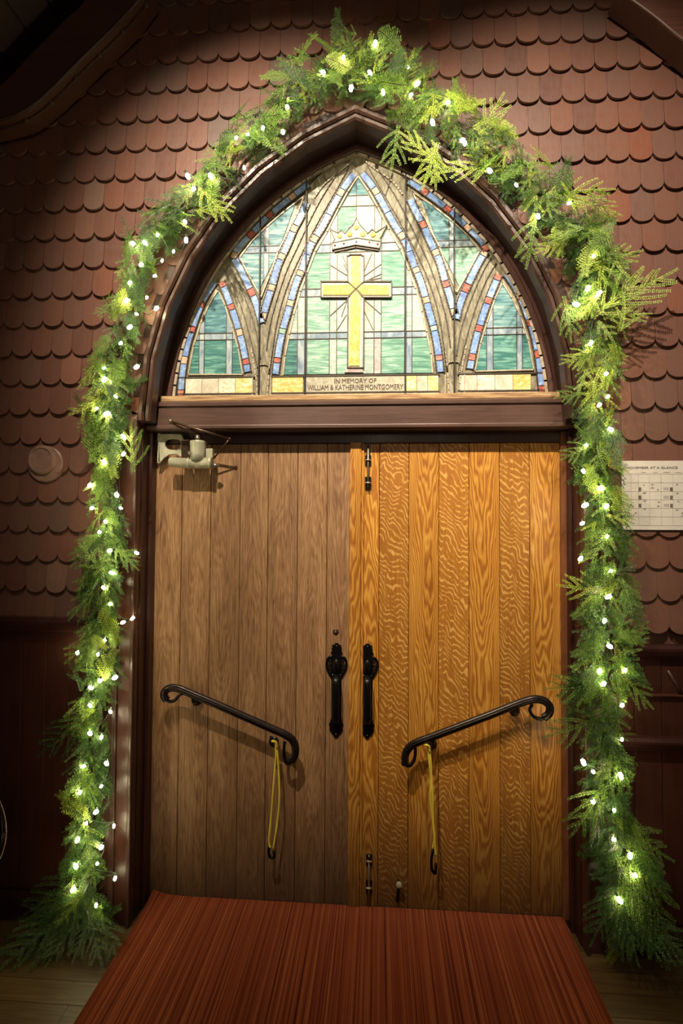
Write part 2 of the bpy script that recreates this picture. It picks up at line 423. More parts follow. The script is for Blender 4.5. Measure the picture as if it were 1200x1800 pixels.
for vis, x, zb, crosses, k, px, py in cells:
    if crosses:
        L = shingle_outline(PITCH*.99); L = L[:1]+[(L[0][0], .11), (L[0][0], .06)]+L[1:-1]+[(L[-1][0], .06), (L[-1][0], .11)]+L[-1:]
        L = fit_edge(x, zb, L)
        if area(L) < .0015: continue
    if vis and nv < 300:
        if crosses:
            me = shingle_mesh(L).mesh('shingle'); me.materials.append(M['shingle'])
        else: me = variants[k]
        o = link('shingle', me, None, wall, (x, YW-.002, zb)); nv += 1
    else:
        s = shingle_mesh(L if crosses else shingle_outline(PITCH*.99))
        field.add([(a+x, b+YW-.002, c_+zb) for a, b, c_ in s.v], s.f)
tag(field.build('shingle_field', M['shingle'], wall), kind='stuff')

# ------------------------------------------------------------------ floor
fl = MB().box((-3, -4.5, -.10), (3, .35, -.022)).build('floor', M['dark']); tag(fl, 'dull brown wooden plank floor', kind='structure')
rng = random.Random(5); y = .30; k = 0
while y > -3.2:
    wv = .098; segs = []
    x = -3+rng.uniform(0, .6)-.6
    while x < 3:
        ln = rng.uniform(.9, 1.7); segs.append((max(-3, x), min(3, x+ln))); x += ln
    for x0, x1 in segs:
        if x1-x0 < .05: continue
        cx = (x0+x1)/2
        MB().box((x0-cx+.0008, -wv/2+.001, -.022), (x1-cx-.0008, wv/2-.001, 0)).build('plank', M['floor'], fl, loc=(cx, y, 0))
    y -= wv; k += 1

# ------------------------------------------------------------------ side walls and roof
for nm, s in (('wall_left', -1), ('wall_right', 1)):
    o = MB().box((min(s*3, s*3.12), -5, -.1), (max(s*3, s*3.12), .06, 2.5)).build(nm, M['wains']); tag(o, 'dark side wall of the church interior', kind='structure')
ce = MB()
for s in (-1, 1):
    ce.add([(0, .06, 5.18), (0, -4.5, 5.18), (s*3.1, -4.5, 5.18-3.1*.98), (s*3.1, .06, 5.18-3.1*.98),
            (0, .06, 5.26), (0, -4.5, 5.26), (s*3.1, -4.5, 5.26-3.1*.98), (s*3.1, .06, 5.26-3.1*.98)],
           [(0, 1, 2, 3), (7, 6, 5, 4), (0, 4, 5, 1), (1, 5, 6, 2), (2, 6, 7, 3), (3, 7, 4, 0)])
ceil = ce.build('ceiling', M['roof']); tag(ceil, 'dark boarded roof slope', kind='structure')
for s in (-1, 1):      # boards on the underside of the roof
    for k in range(30):
        t0 = .05+k*.105
        a0 = Vector((s*t0, 0, 5.18-t0*.98)); a1 = Vector((s*(t0+.097), 0, 5.18-(t0+.097)*.98)); nn = Vector((-s*.7, 0, -.714))*.012
        vs = []
        for yy in (-4.4, -.14):
            for p in (a0, a1, a1+nn, a0+nn): vs.append((p.x, yy, p.z))
        MB().add(vs, [(0, 1, 2, 3), (7, 6, 5, 4), (0, 4, 5, 1), (1, 5, 6, 2), (2, 6, 7, 3), (3, 7, 4, 0)]).build('board', M['roof'], ceil)

# curved timber braces against the gable
def brace(name, lower, upper, y0, y1, label, bead=True):
    lo = [at(x, y, y0) for x, y in lower]; hi = [at(x, y, y0) for x, y in upper]
    lo = smooth(lo, 5); hi = smooth(hi, 5); n = min(len(lo), len(hi))
    m = MB(); vs = []
    for i in range(n):
        a, b = lo[i], hi[i]
        vs += [(a.x, y0, a.z), (b.x, y0, b.z), (b.x, y1, b.z), (a.x, y1, a.z)]
    fs = [(i*4+j, (i+1)*4+j, (i+1)*4+(j+1) % 4, i*4+(j+1) % 4) for i in range(n-1) for j in range(4)]
    fs += [(0, 1, 2, 3), ((n-1)*4+3, (n-1)*4+2, (n-1)*4+1, (n-1)*4)]
    root = m.add(vs, fs).build(name, M['brace'], bevel=.006)
    tag(root, label, 'beam')
    if bead:
        e = MB().tube([(p.x, y0-.003, p.z+.004) for p in lo[:n]], .008, 8, flat=(1, 1))
        e.build('edge_moulding', M['bead'], root)
        e = MB().tube([(p.x+.006, y0+.03, p.z-.008) for p in lo[:n]], .0028, 6); e.build('cable', M['bead'], root)
        for i in range(3, n-1, 7):
            p = lo[i]; MB().box((p.x+.000, y0+.022, p.z-.016), (p.x+.011, y0+.034, p.z-.003)).build('cable_clip', M['steel'], root)
    return root
brace('curved_timber_brace', [(262,-24),(240,8),(210,42),(180,72),(150,101),(120,131),(88,163),(55,190),(22,207),(-40,222)],
      [(160,-24),(142,8),(118,30),(96,52),(72,76),(48,100),(24,126),(0,150),(-20,176),(-60,200)], -.26, -.150,
      'curved reddish brown timber brace across the upper left corner with cable along its edge')
brace('timber_brace', [(1085,-20),(1105,-4),(1130,14),(1155,33),(1180,54),(1205,74),(1230,96),(1262,128),(1290,165)],
      [(1150,-40),(1170,-24),(1195,-6),(1220,12),(1245,33),(1270,54),(1300,76),(1330,104),(1360,138)], -.26, -.150,
      'short dark timber brace crossing the upper right corner', bead=False)

# ------------------------------------------------------------------ wainscot and rails
def lwr(side, x0, x1, ztop):
    s = MB()
    t = MB().box((x0, YW-.012, .0), (x1, YW+.0125, ztop)).build('wainscot', M['wains']); tag(t, kind='structure')
    t.name = 'trim_1' if side < 0 else 'trim_2'
    tag(t, 'dark red-brown boarded wainscot %s of the doorway' % ('left' if side < 0 else 'right'))
    w_ = .105; x = x0; 
    while x < x1-.02:
        xe = min(x+w_, x1)
        MB().box((x+.001, YW-.024, .13), (xe-.001, YW-.012, ztop-.01)).build('board', M['wains'], t, bevel=.002); x += w_
    return t
tl = lwr(-1, -3, -1.01, 1.22); tr = lwr(1, 1.02, 3, 1.175)
def moulding(z0, z1, x0, x1, proud, mat, parent, name='rail_moulding'):
    h = z1-z0
    prof = [(0, 0), (proud*.55, 0), (proud*.6, h*.22), (proud*.85, h*.35), (proud, h*.62), (proud, h*.78), (proud*.8, h), (0, h)]
    m = MB(); k = len(prof)
    vs = [(x, YW-.02-p, z0+z) for x in (x0, x1) for p, z in prof]
    m.add(vs, [(j, (j+1) % k, k+(j+1) % k, k+j) for j in range(k)]+[tuple(range(k))[::-1], tuple(k+j for j in range(k))])
    return m.build(name, mat, parent)
moulding(1.208, 1.286, -3, -1.01, .045, M['jamb'], tl)
moulding(0, .12, -3, -1.01, .018, M['jamb'], tl, 'skirting')
moulding(1.165, 1.222, 1.02, 3, .040, M['jamb'], tr)
moulding(1.012, 1.026, 1.02, 3, .020, M['trim'], tr)
moulding(.808, .862, 1.02, 3, .050, M['jamb'], tr)
moulding(0, .12, 1.02, 3, .018, M['jamb'], tr, 'skirting')
# thin diagonal line raised on the right wainscot
p0 = at(1172, 1178, YW-.024); p1 = at(1197, 1222, YW-.024)
MB().tube([(p0.x, YW-.028, p0.z), ((p0.x+p1.x)/2+.004, YW-.03, (p0.z+p1.z)/2), (p1.x, YW-.028, p1.z)], .006, 6).build('diagonal_line', M['bead'], tr)

# ------------------------------------------------------------------ casing, jambs, arch mouldings, soffit
for side, nm in ((-1, 'trim_3'), (1, 'trim_4')):
    c_ = MB().box((min(side*.928, side*1.015), YC+.01, 0), (max(side*.928, side*1.015), YW+.0125, 2.13)).build(nm, M['trim'], bevel=.003)
    tag(c_, 'glossy dark brown door casing board on the %s' % ('left' if side < 0 else 'right'), kind='structure')
    MB().box((min(side*.928, side*.945), YC-.004, 0), (max(side*.928, side*.945), YC+.0105, 2.14)).build('casing_bead', M['bead'], c_, bevel=.004)
    MB().box((min(side*.999, side*1.022), YC-.002, 0), (max(side*.999, side*1.022), YW+.0123, 2.13)).build('casing_bead', M['bead'], c_, bevel=.004)
    MB().box((min(side*.924, side*.975), YW+.0127, 0), (max(side*.924, side*.975), .10, 2.238)).build('jamb', M['jamb'], c_)
    MB().box((min(side*.910, side*.9241), -.052, 0), (max(side*.910, side*.9241), -.004, 2.10)).build('door_stop', M['jamb'], c_, bevel=.002)
outer = sweep([(.0, YC+.012), (.0, YC-.004), (.008, YC-.012), (.022, YC-.012), (.028, YC-.004), (.028, YW+.02), (.0, YW+.02)], 1.352, 7, None, 2.13).build('trim_5', M['bead'])
tag(outer, 'faceted brown moulding following the pointed arch', kind='structure')
sweep([(-.014, YC+.022), (-.014, YC+.008), (-.006, YC), (.006, YC), (.010, YC+.012), (.010, YW+.03), (-.014, YW+.03)], 1.342, 7, None, 2.13).build('inner_bead', M['bead'], outer)
sweep([(.0, YC+.024), (.08, YC+.024), (.08, .10), (.0, .10)], 1.338, 14, None, 2.24).build('soffit', M['soffit'], outer)
sweep([(.0, -.010), (.004, -.016), (.018, -.016), (.024, -.010), (.046, -.008), (.046, .05), (.0, .05)], 1.300, 24, None, 2.25).build('window_stop', M['stop'], outer)

# transom beam between doors and window
tb = MB().box((-.945, -.075, TR0-.004), (.925, .10, TR1-.03)).build('trim_6', M['trimx'], bevel=.003)
tag(tb, 'brown wooden transom beam above the doors', kind='structure')
m = MB(); prof = [(-.075, TR1-.0305), (-.083, TR1-.026), (-.083, TR1-.012), (-.070, TR1-.004), (-.04, TR1-.001), (.10, TR1-.001), (.10, TR1-.0305)]
k = len(prof); m.add([(x, y_, z_) for x in (-.91, .905) for y_, z_ in prof], [(j, (j+1) % k, k+(j+1) % k, k+j) for j in range(k)]+[tuple(range(k)), tuple(k+j for j in range(k))[::-1]])
m.build('cornice_moulding', M['trimx'], tb)
MB().box((-.945, -.088, TR0), (.925, -.0755, TR0+.018)).build('bottom_fillet', M['trimx'], tb, bevel=.004)
MB().box((-.878, -.060, TR1-.0008), (.875, .05, 2.262)).build('bare_sill', M['sill'], tb, bevel=.003)
MB().box((-.93, -.012, 2.055), (.93, .09, TR0-.0045)).build('door_head', M['jamb'], tb)

# ------------------------------------------------------------------ window_1 : leaded glass
win = MB().prism([(x, z) for x, z in arc(1.302, 20)][::1]+[(.845, 2.2605), (-.845, 2.2605)][:0] if False else
                 [(-.846, 2.2622)]+arc(1.30, 20, 2.2622)[1:-1]+[(.846, 2.2622)], .006, .03).build('window_1', G['rib'])
tag(win, 'pointed arch stained glass window with gold cross and crown above the doors', kind='structure')
def c1(x, y): return (290+x/3.4286, 250+y/3.4286)
def c2(x, y): return (620+x/3.2432, 250+y/3.2432)
def c3(x, y): return (500+x/4.8, 360+y/4.8)
def W(p): q = at(p[0], p[1], 0); return (q.x, q.z)
XM = .006                                     # axis of the window
def mir(P): return [(2*XM-x, z) for x, z in P]
def glassclip(P, R=1.296):
    out = []
    for x, z in P:
        vx, vz = abs(x)+CX, z-ZS; d = math.hypot(vx, vz)
        if d > R: x = math.copysign(vx*R/d-CX, x); z = ZS+vz*R/d
        out.append((x, z))
    return out
def pane(poly, key, y0=.000, name='pane'):
    poly = glassclip(poly)
    if len(poly) < 3 or area(poly) < 2e-5: return
    return MB().prism(poly, y0, .0062).build(name, G[key], win)
lead = MB(); leadlt = MB()
def came(pts, wd=.006, y=-.003, mb=None, y1=.0061):
    mb = mb or lead
    for a, b in zip(pts[:-1], pts[1:]):
        a = Vector(a); b = Vector(b); d = b-a
        if d.length < 1e-5: continue
        t = d.normalized(); nn = Vector((-t.y, t.x))*wd/2; e = t*wd*.35
        q = [a-e-nn, b+e-nn, b+e+nn, a-e+nn]
        mb.prism([(v.x, v.y) for v in q], y, y1)
def sm2(P, k=5): return [(v.x, v.z) for v in smooth([Vector((x, 0, z)) for x, z in P], k)]
def offs(P, d):
    out = []
    for i, p in enumerate(P):
        a = Vector(P[max(i-1, 0)]); b = Vector(P[min(i+1, len(P)-1)]); t = (b-a).normalized()
        out.append((p[0]-t.y*d, p[1]+t.x*d))
    return out
def strip(P, wd, spec, mirror=False):
    "P polyline (world), spec: [(length share, colour key)]"
    if mirror: P = mir(P)
    P = sm2(P, 6); D = [0]
    for a, b in zip(P[:-1], P[1:]): D.append(D[-1]+math.hypot(b[0]-a[0], b[1]-a[1]))
    tot = sum(s for s, _ in spec); L = D[-1]; s0 = 0
    def pt(s):
        s = max(0, min(L-1e-6, s))
        for i in range(len(D)-1):
            if D[i+1] >= s: 
                t = (s-D[i])/(D[i+1]-D[i]+1e-9); a = Vector(P[i]); b = Vector(P[i+1]); d = (b-a).normalized(); return a+(b-a)*t, Vector((-d.y, d.x))
    for s, key in spec:
        s1 = s0+L*s/tot
        q0, q1 = s0+.0022, s1-.0022; ks = [q0+(q1-q0)*i/3 for i in range(4)]
        A = []; B = []
        for q in ks:
            p, nn = pt(q); A.append(tuple(p-nn*wd/2)); B.append(tuple(p+nn*wd/2))
        pane(A+B[::-1], key, -.0015)
        s0 = s1
    came(offs(P, wd/2+.0030), .0050); came(offs(P, -wd/2-.0030), .0050)
    return P
B_, R_, K_ = 'blue', 'red', 'pink'
def both(P, wd, specL, specR=None):
    P = [W(c1(*p)) for p in P]
    for mm, sp in ((False, specL), (True, specR or specL)):
        strip(P, wd, sp, mm)
BW = .026
S1 = [(92,1530),(108,1370),(135,1220),(180,1075),(232,945),(296,842)]
S2 = [(498,1385),(468,1225),(430,1085),(385,955),(340,840)]
S3 = [(408,700),(440,640),(515,560),(600,470),(690,390),(780,318),(862,255)]
S4 = [(580,1090),(548,970),(505,870),(455,765),(415,700)]
S5 = [(585,1065),(612,970),(640,880),(680,740),(735,620),(775,525),(815,450),(852,365)]
S6 = [(665,1400),(680,1280),(705,1145),(740,1020),(782,870),(825,760),(878,620),(945,510),(1020,370),(1075,275),(1140,190)]
both(S1, BW, [(1,R_),(4.2,B_),(1.2,K_),(4,B_),(1,R_),(3.3,B_),(1,R_),(3.6,B_)], [(1,R_),(4.4,B_),(1.2,R_),(4,B_),(1.1,R_),(3.5,B_),(1,R_),(3.5,B_)])
both(S2, BW, [(1.2,B_),(.9,R_),(3.7,B_),(1.1,K_),(3.2,B_),(.9,R_),(3,B_),(.9,R_)], [(1.3,B_),(1,R_),(3.4,B_),(1,R_),(3.4,B_),(1,R_),(2.8,B_),(.9,R_)])
both(S3, BW, [(1,K_),(3,B_),(1.1,R_),(3,B_),(1.1,R_),(3.2,B_),(1.1,K_),(2.4,B_)], [(1,R_),(3,B_),(1.1,K_),(3,B_),(1.1,R_),(3.2,B_),(1.1,R_),(2.4,B_)])
both(S4, BW, [(3.6,B_),(1,R_),(4.4,B_)], [(3.2,B_),(1,R_),(3.6,B_),(.6,K_)])
both(S5, BW, [(1,K_),(3.5,B_),(1,'pink'),(4,B_),(1,K_),(3.6,B_),(1.1,K_),(3.8,B_)], [(1,K_),(3.3,B_),(1,R_),(4,B_),(1,K_),(3.6,B_),(1.1,R_),(3.8,B_)])
both(S6, BW, [(2.2,B_),(1,R_),(4.6,B_),(1,'green'),(4.4,B_),(1.2,K_),(4.8,B_),(1.1,K_),(3.2,B_),(2.6,B_),(1.4,K_),(4.6,B_),(4,B_),(1.4,K_),(3.6,B_)])
# sub-lights : cells clipped to the convex lancets
def clip(poly, conv):
    a = sum(conv[i][0]*conv[(i+1) % len(conv)][1]-conv[(i+1) % len(conv)][0]*conv[i][1] for i in range(len(conv)))
    if a < 0: conv = conv[::-1]
    out = poly
    for i in range(len(conv)):
        A = conv[i]; B = conv[(i+1) % len(conv)]; inp = out; out = []
        def side(p): return (B[0]-A[0])*(p[1]-A[1])-(B[1]-A[1])*(p[0]-A[0])
        for j in range(len(inp)):
            p, q = inp[j], inp[(j+1) % len(inp)]; sp_, sq = side(p), side(q)
            if sp_ >= 0: out.append(p)
            if (sp_ >= 0) != (sq >= 0):
                t = sp_/(sp_-sq); out.append((p[0]+(q[0]-p[0])*t, p[1]+(q[1]-p[1])*t))
        if not out: return []
    return out
def light(conv, xs, zs, keyf):
    for i in range(len(xs)-1):
        for j in range(len(zs)-1):
            g = .0016; q = clip([(xs[i]+g, zs[j]+g), (xs[i+1]-g, zs[j]+g), (xs[i+1]-g, zs[j+1]-g), (xs[i]+g, zs[j+1]-g)], conv)
            if q: pane(q, keyf(i, j), .0018)
def grid_lead(conv, xs, zs):
    for x in xs[1:-1]:
        q = clip([(x-.0015, zs[0]), (x+.0015, zs[0]), (x+.0015, zs[-1]), (x-.0015, zs[-1])], conv)
        if q: lead.prism(q, -.001, .006)
    for z in zs[1:-1]:
        q = clip([(xs[0], z-.0015), (xs[-1], z-.0015), (xs[-1], z+.0015), (xs[0], z+.0015)], conv)
        if q: lead.prism(q, -.001, .006)
def X1(v): return W(c1(v, 1200))[0]
def Z1(v): return W(c1(600, v))[1]
LA = [W(c1(*p)) for p in [(140,1400),(172,1230),(215,1090),(265,980),(320,890),(362,985),(405,1120),(440,1240),(468,1400)]]
LB = [W(c1(*p)) for p in [(578,935),(520,830),(450,695),(520,600),(610,510),(720,415),(838,325),(790,440),(735,550),(680,660),(630,800)]]
LC = [W(c1(*p)) for p in [(712,1400),(722,1290),(748,1160),(775,1040),(815,900),(855,790),(905,660),(975,540),(1045,400),(1100,300),(1160,210)]]
def full(L): return L+[(2*XM-x, z) for x, z in L[::-1]]
for mm in (False, True):
    f_ = mir if mm else (lambda P: P)
    xs = [X1(v) for v in (120, 205, 236, 368, 405, 500)]; zs = [Z1(v) for v in (1402, 1185, 1145, 800)]
    if mm: xs = [2*XM-x for x in xs][::-1]
    kf = (lambda i, j: ('mull' if i in (1, 3) or j == 1 else ('deep' if j == 0 else 'teal')))
    A = f_(LA); light(A, xs, zs, kf); grid_lead(A, xs, zs); came(A+[A[0]], .0055, -.0025, leadlt)
    xs = [X1(v) for v in (430, 588, 618, 900)]; zs = [Z1(v) for v in (950, 665, 625, 320)]
    if mm: xs = [2*XM-x for x in xs][::-1]
    A = f_(LB); light(A, xs, zs, (lambda i, j: 'mull' if (i == 1 or j == 1) else 'teal') if not mm else (lambda i, j: 'mull' if (i == 1 or j == 1) else ('green' if j == 0 else 'teal'))); grid_lead(A, xs, zs); came(A+[A[0]], .0055, -.0025, leadlt)
LCF = full(LC)
def X3(v): return W(c3(v, 900))[0]
def Z3(v): return W(c3(600, v))[1]
xs = [X3(v) for v in (-60, 110, 190, 380, 440, 600, 755, 815, 1012, 1075, 1260)]; zs = [Z3(v) for v in (1437, 1125, 1072, 765, 700, 395, 325, 10, -80, -320)]
def kc(i, j):
    if j in (1, 3): return 'mull'
    if j == 5: return 'pale' if 3 <= i <= 6 else 'mull'
    if i in (1, 8) : return 'mull' if j < 2 else 'pale'
    if j == 0: return {0: 'deep', 2: 'green', 3: 'pale', 4: 'green', 5: 'pale', 6: 'lilac', 7: 'green', 9: 'green'}.get(i, 'green')
    if j in (2, 4): return {0: 'pale', 2: 'green', 3: 'pale', 4: 'pale', 5: 'cream', 6: 'pale', 7: 'green', 9: 'pale'}.get(i, 'pale')
    if j >= 6: return {4: 'green', 5: 'cream', 6: 'cream'}.get(i, 'pale') if j == 6 else 'teal' if j == 8 else 'pale'
    return 'green'
light(LCF, xs, zs, kc); grid_lead(LCF, xs, zs)
came(LC, .0065, -.003, leadlt); came(mir(LC), .0065, -.003, leadlt)
# ribs of stone-coloured glass: long veins between the lancets
def vein(P, wd=.004, mb=None):
    for mm in (False, True):
        Q = [W(c1(*p)) for p in P]; Q = sm2(mir(Q) if mm else Q, 5); came(glassclip(Q), wd, -.0008, mb or lead)
vein([(560,1380),(520,1210),(470,1030),(415,880),(355,770)]); vein([(575,1300),(545,1130),(490,960),(430,820),(385,740)])
vein([(630,1390),(650,1230),(680,1050),(740,850),(830,650),(930,460),(1050,250),(1110,140)]); vein([(610,1250),(640,1060),(720,800),(800,620),(880,450),(950,320),(1040,180)])
vein([(560,1560),(545,1400),(520,1250)], .005, leadlt); vein([(612,1560),(625,1400),(640,1280)], .005, leadlt)
vein([(555,1400),(560,1345),(620,1345),(625,1400)], .005, leadlt); vein([(870,250),(920,200),(1000,140),(1080,100)], .004)
vein([(900,330),(960,250),(1060,170),(1130,110)], .006, leadlt); vein([(960,200),(1000,330)], .004)
# border hugging the arch, lit edge bead
came(arc(1.292, 26, 2.268), .012, -.008, leadlt)
# base course: opal panels, inscription
zb0, zb1 = W(c1(300, 1512))[1], W(c1(300, 1422))[1]
def hp(xa, xb, key, n=1, f=c1):
    xa = W(f(xa, 1460))[0]; xb = W(f(xb, 1460))[0]
    for i in range(n):
        a = xa+(xb-xa)*i/n; b = xa+(xb-xa)*(i+1)/n
        pane([(a+.001, zb0), (b-.001, zb0), (b-.001, zb1), (a+.001, zb1)], key[i % len(key)] if isinstance(key, list) else key)
hp(122, 525, ['cream', 'cream', 'fire', 'amber'], 4); hp(645, 832, 'amber')
hp(302, 488, ['amber', 'cream', 'amber'], 3, c2); hp(606, 1015, ['cream', 'fire', 'cream', 'amber'], 4, c2)
xl = W(c1(850, 1460))[0]; xr = W(c2(294, 1400))[0]
insc = pane([(xl, zb0), (xr, zb0), (xr, zb1), (xl, zb1)], 'frame', name='inscription_panel'); 
for (xa, xb) in ((W(c1(60,1500))[0], W(c1(540,1500))[0]), (W(c1(640,1500))[0], W(c2(492,1400))[0]), (W(c2(600,1400))[0], W(c2(1090,1400))[0])):
    pane([(xa, 2.2635), (xb, 2.2635), (xb, zb0-.005), (xa, zb0-.005)], 'frame', .001)
    came([(xa, zb0-.003), (xb, zb0-.003)], .005); came([(xa, zb1+.004), (xb, zb1+.004)], .006)
came([(W(c1(60,1500))[0], 2.272), (W(c2(1090,1400))[0], 2.272)], .003)
for v in (X1(530), X1(640)):
    for x in (v, 2*XM-v): came([(x, 2.264), (x, zb1)], .005, -.002, leadlt)
def text(s, size, loc, mat, parent, name='lettering', ext=.0012, align='CENTER', sx=1.0):
    cu = bpy.data.curves.new('t', 'FONT'); cu.body = s; cu.size = size; cu.extrude = ext; cu.align_x = align; cu.resolution_u = 2
    t = bpy.data.objects.new('t', cu); C.objects.link(t); bpy.context.view_layer.update()
    me = bpy.data.meshes.new_from_object(t.evaluated_get(bpy.context.evaluated_depsgraph_get())); bpy.data.objects.remove(t); bpy.data.curves.remove(cu)
    me.transform(Matrix.Translation(Vector(loc)) @ Matrix.Rotation(math.pi/2, 4, 'X') @ Matrix.Diagonal((sx, 1, 1, 1)))
    me.materials.clear(); return link(name, me, mat, parent)
M['ink'] = plain('grey_brown_ink', (.10, .07, .05), .6)
xm = (xl+xr)/2
text('IN MEMORY OF', .0290, (xm, -.0012, zb0+.0385), M['ink'], win, sx=.95)
tx = text('WILLIAM & KATHERINE MONTGOMERY', .0330, (xm, -.0012, zb0+.0085), M['ink'], win)
wd_ = max(v.co.x for v in tx.data.vertices)-min(v.co.x for v in tx.data.vertices); k_ = (xr-xl-.012)/wd_
tx.data.transform(Matrix.Translation((xm, 0, 0)) @ Matrix.Diagonal((k_, 1, 1, 1)) @ Matrix.Translation((-xm, 0, 0)))
# cross
def P3(*a): return [W(c3(*p)) for p in a]
cen = (600, 716)
def piece(name, pts, key, y): 
    return MB().prism(P3(*pts), y, .006).build(name, G[key], win)
piece('cross_border', [(528,440),(556,425),(640,425),(668,440),(668,652),(900,652),(900,785),(668,785),(664,1378),(532,1378),(535,785),(308,785),(308,652),(535,652)], 'cream', -.004)
piece('cross_arm', [(560,440),(637,440),(640,670),(600,708),(556,670)], 'gold', -.0075)
piece('cross_arm', [(880,684),(880,766),(660,766),(612,716),(648,680)], 'gold', -.0075)
piece('cross_arm', [(325,684),(325,766),(540,766),(592,716),(552,680)], 'gold', -.0075)
piece('cross_arm', [(543,1362),(633,1362),(642,770),(602,724),(556,768)], 'gold', -.0075)
ol = P3((528,440),(556,425),(640,425),(668,440),(668,652),(900,652),(900,785),(668,785),(664,1378),(532,1378),(535,785),(308,785),(308,652),(535,652),(528,440))
came(ol, .0045, -.0095)
came(P3((535,652),(600,716),(664,785)), .004, -.010); came(P3((668,652),(600,716),(535,785)), .004, -.010)
piece('cross_foot', [(505,1415),(520,1378),(655,1378),(665,1415)], 'lilac', -.005)
# rays
for a, b in [((535,600),(390,510)),((530,645),(385,640)),((530,530),(490,430)),((672,600),(815,500)),((672,645),(820,615)),((672,560),(735,410)),
             ((530,800),(385,935)),((530,800),(480,940)),((520,930),(440,1060)),((672,800),(810,920)),((672,900),(745,1050)),((530,560),(500,500)),((690,640),(820,580))]:
    came(P3(a, b), .0032, -.0012)
# crown
crown = MB().prism(P3((405,385),(600,345),(800,375),(812,318),(610,288),(400,330)), -.008, .006)
crown_o = crown.build('crown_band', G['pale'], win)
cp = P3((402,330),(425,300),(390,215),(450,245),(478,222),(510,250),(545,205),(575,180),(606,122),(640,180),(668,210),(700,250),(738,215),(770,240),(862,182),(805,290),(812,318),(610,288))
MB().prism(cp, -.0065, .006).build('crown_points', G['gold'] if False else G['frame'], win)
came(cp+[cp[0]], .0035, -.0095); came(P3((405,385),(600,345),(800,375),(812,318),(610,288),(400,330),(405,385)), .0035, -.0105)
came(P3((425,398),(600,360),(790,388)), .005, -.006)
for (x, y, r_) in ((465,270,22),(550,255,24),(660,255,24),(745,262,22),(606,200,20)):
    q = P3((x, y))[0]; MB().disc(q, [(r_/4.8/395*1.0, .005), (r_/4.8/395, -.009), (r_/4.8/395*.6, -.0115)], 12).build('crown_scroll', G['gold'], win)
for (x, y, key) in ((425,350,'red'),(500,335,'red'),(605,318,'blue'),(715,325,'red'),(785,340,'red')):
    q = P3((x, y))[0]; MB().disc(q, [(.0048, .005), (.0048, -.010), (.002, -.013)], 8).build('crown_jewel', G[key], win)
lead.build('lead_came', M['lead'], win); leadlt.build('stone_came', M['leadlt'], win)
for px_ in (455, 536, 712, 798):
    x = W((px_, 650))[0]; zt = ZS+math.sqrt(1.296**2-(abs(x)+CX)**2)
    xt = W((px_, 350))[0]
    MB().box((x-.0028, -.010, 2.264), (x+.0028, -.001, zt-.003)).build('saddle_bar', M['bar'], win)

# ------------------------------------------------------------------ doors
ZD0, ZD1 = .030, 2.054
def door(nm, label, edges, mats, back):
    xs = [at(e, 1000, 0).x for e in edges]
    root = MB().box((xs[0]+.001, .012, ZD0), (xs[-1]-.001, .045, ZD1)).build(nm, M['dark'])
    tag(root, label, kind='structure')
    for i in range(len(xs)-1):
        a, b = xs[i], xs[i+1]; cx = (a+b)/2; cz = (ZD0+ZD1)/2
        pr_ = (.0, .0, .0)[i % 3]+random.uniform(-.0008, .0008)
        o = MB().box((a-cx+.0007, pr_, ZD0-cz), (b-cx-.0007, .0125, ZD1-cz)).build('plank', mats[i], root, bevel=.0032, loc=(cx, 0, cz))
    return root, xs
ow, oa, of = M['oak_worn'], M['oak_arch'], M['oak_fleck']
d1, xl_ = door('door_1', 'left door leaf of dull weathered brown oak planks', [266, 318, 369, 421, 470, 522, 574, 617], [ow]*7, None)
d2, xr_ = door('door_2', 'right door leaf of bright golden oak planks', [617, 666, 718, 771, 824, 878, 931, 986], [oa, of, oa, of, oa, of, oa], None)
xa = at(614, 1000, -.012).x; xb = at(634, 1000, -.012).x
MB().box((xa, -.014, ZD0), (xb, .0, ZD1+.004)).build('astragal_strip', oa, d2, bevel=.003)
MB().box((xb+.0005, -.008, ZD0), (xb+.012, .0, ZD1+.004)).build('astragal_bead', oa, d2, bevel=.003)
M['strip'] = painted_wood('lit_red_brown_jamb', (.16, .055, .022), .34)  # jamb coloured brighter here to paint in the light falling on it
xj = at(986, 1000, -.02).x
MB().box((xj+.001, -.022, ZD0), (.9245, -.0005, 2.10)).build('lit_jamb_strip', M['strip'], tb, bevel=.003)
MB().box((-.92, -.02, 0), (.92, .09, .028)).build('door_sill', M['jamb'], tb)

# ------------------------------------------------------------------ carpet runner
cu_ = MB()
prof = []
import itertools
ys = [-.004-.1*i*(1 if i < 14 else 1.5) for i in range(26)]
def zc(x, y): 
    e = max(0, abs(x)-.80)/.1
    lift = .022*math.exp(-((x+.9)/.06)**2)*math.exp(-((y+.02)/.09)**2)
    return .034+lift
nx = 24; vs = []; fs = []
for y in ys:
    hw = .892+min(.0, y*.0)
    for i in range(nx+1):
        u = -1+2*i/nx; vs.append((u*hw, y, zc(u*hw, y)))
k = len(ys)
for j in range(k-1):
    for i in range(nx): fs.append((j*(nx+1)+i, (j+1)*(nx+1)+i, (j+1)*(nx+1)+i+1, j*(nx+1)+i+1))
b = len(vs)
edge = [j*(nx+1) for j in range(k)]+[(k-1)*(nx+1)+i for i in range(1, nx+1)]+[j*(nx+1)+nx for j in range(k-2, -1, -1)]+[i for i in range(nx-1, 0, -1)]
for e in edge: vs.append((vs[e][0]*1.004, vs[e][1], .001))
for q in range(len(edge)): 
    r_ = (q+1) % len(edge); fs.append((edge[q], edge[r_], b+r_, b+q))
ro = MB().add(vs, fs, True).build('carpet_runner', M['runner'])
tag(ro, 'rust red ribbed carpet runner leading up to the double doors', 'carpet')

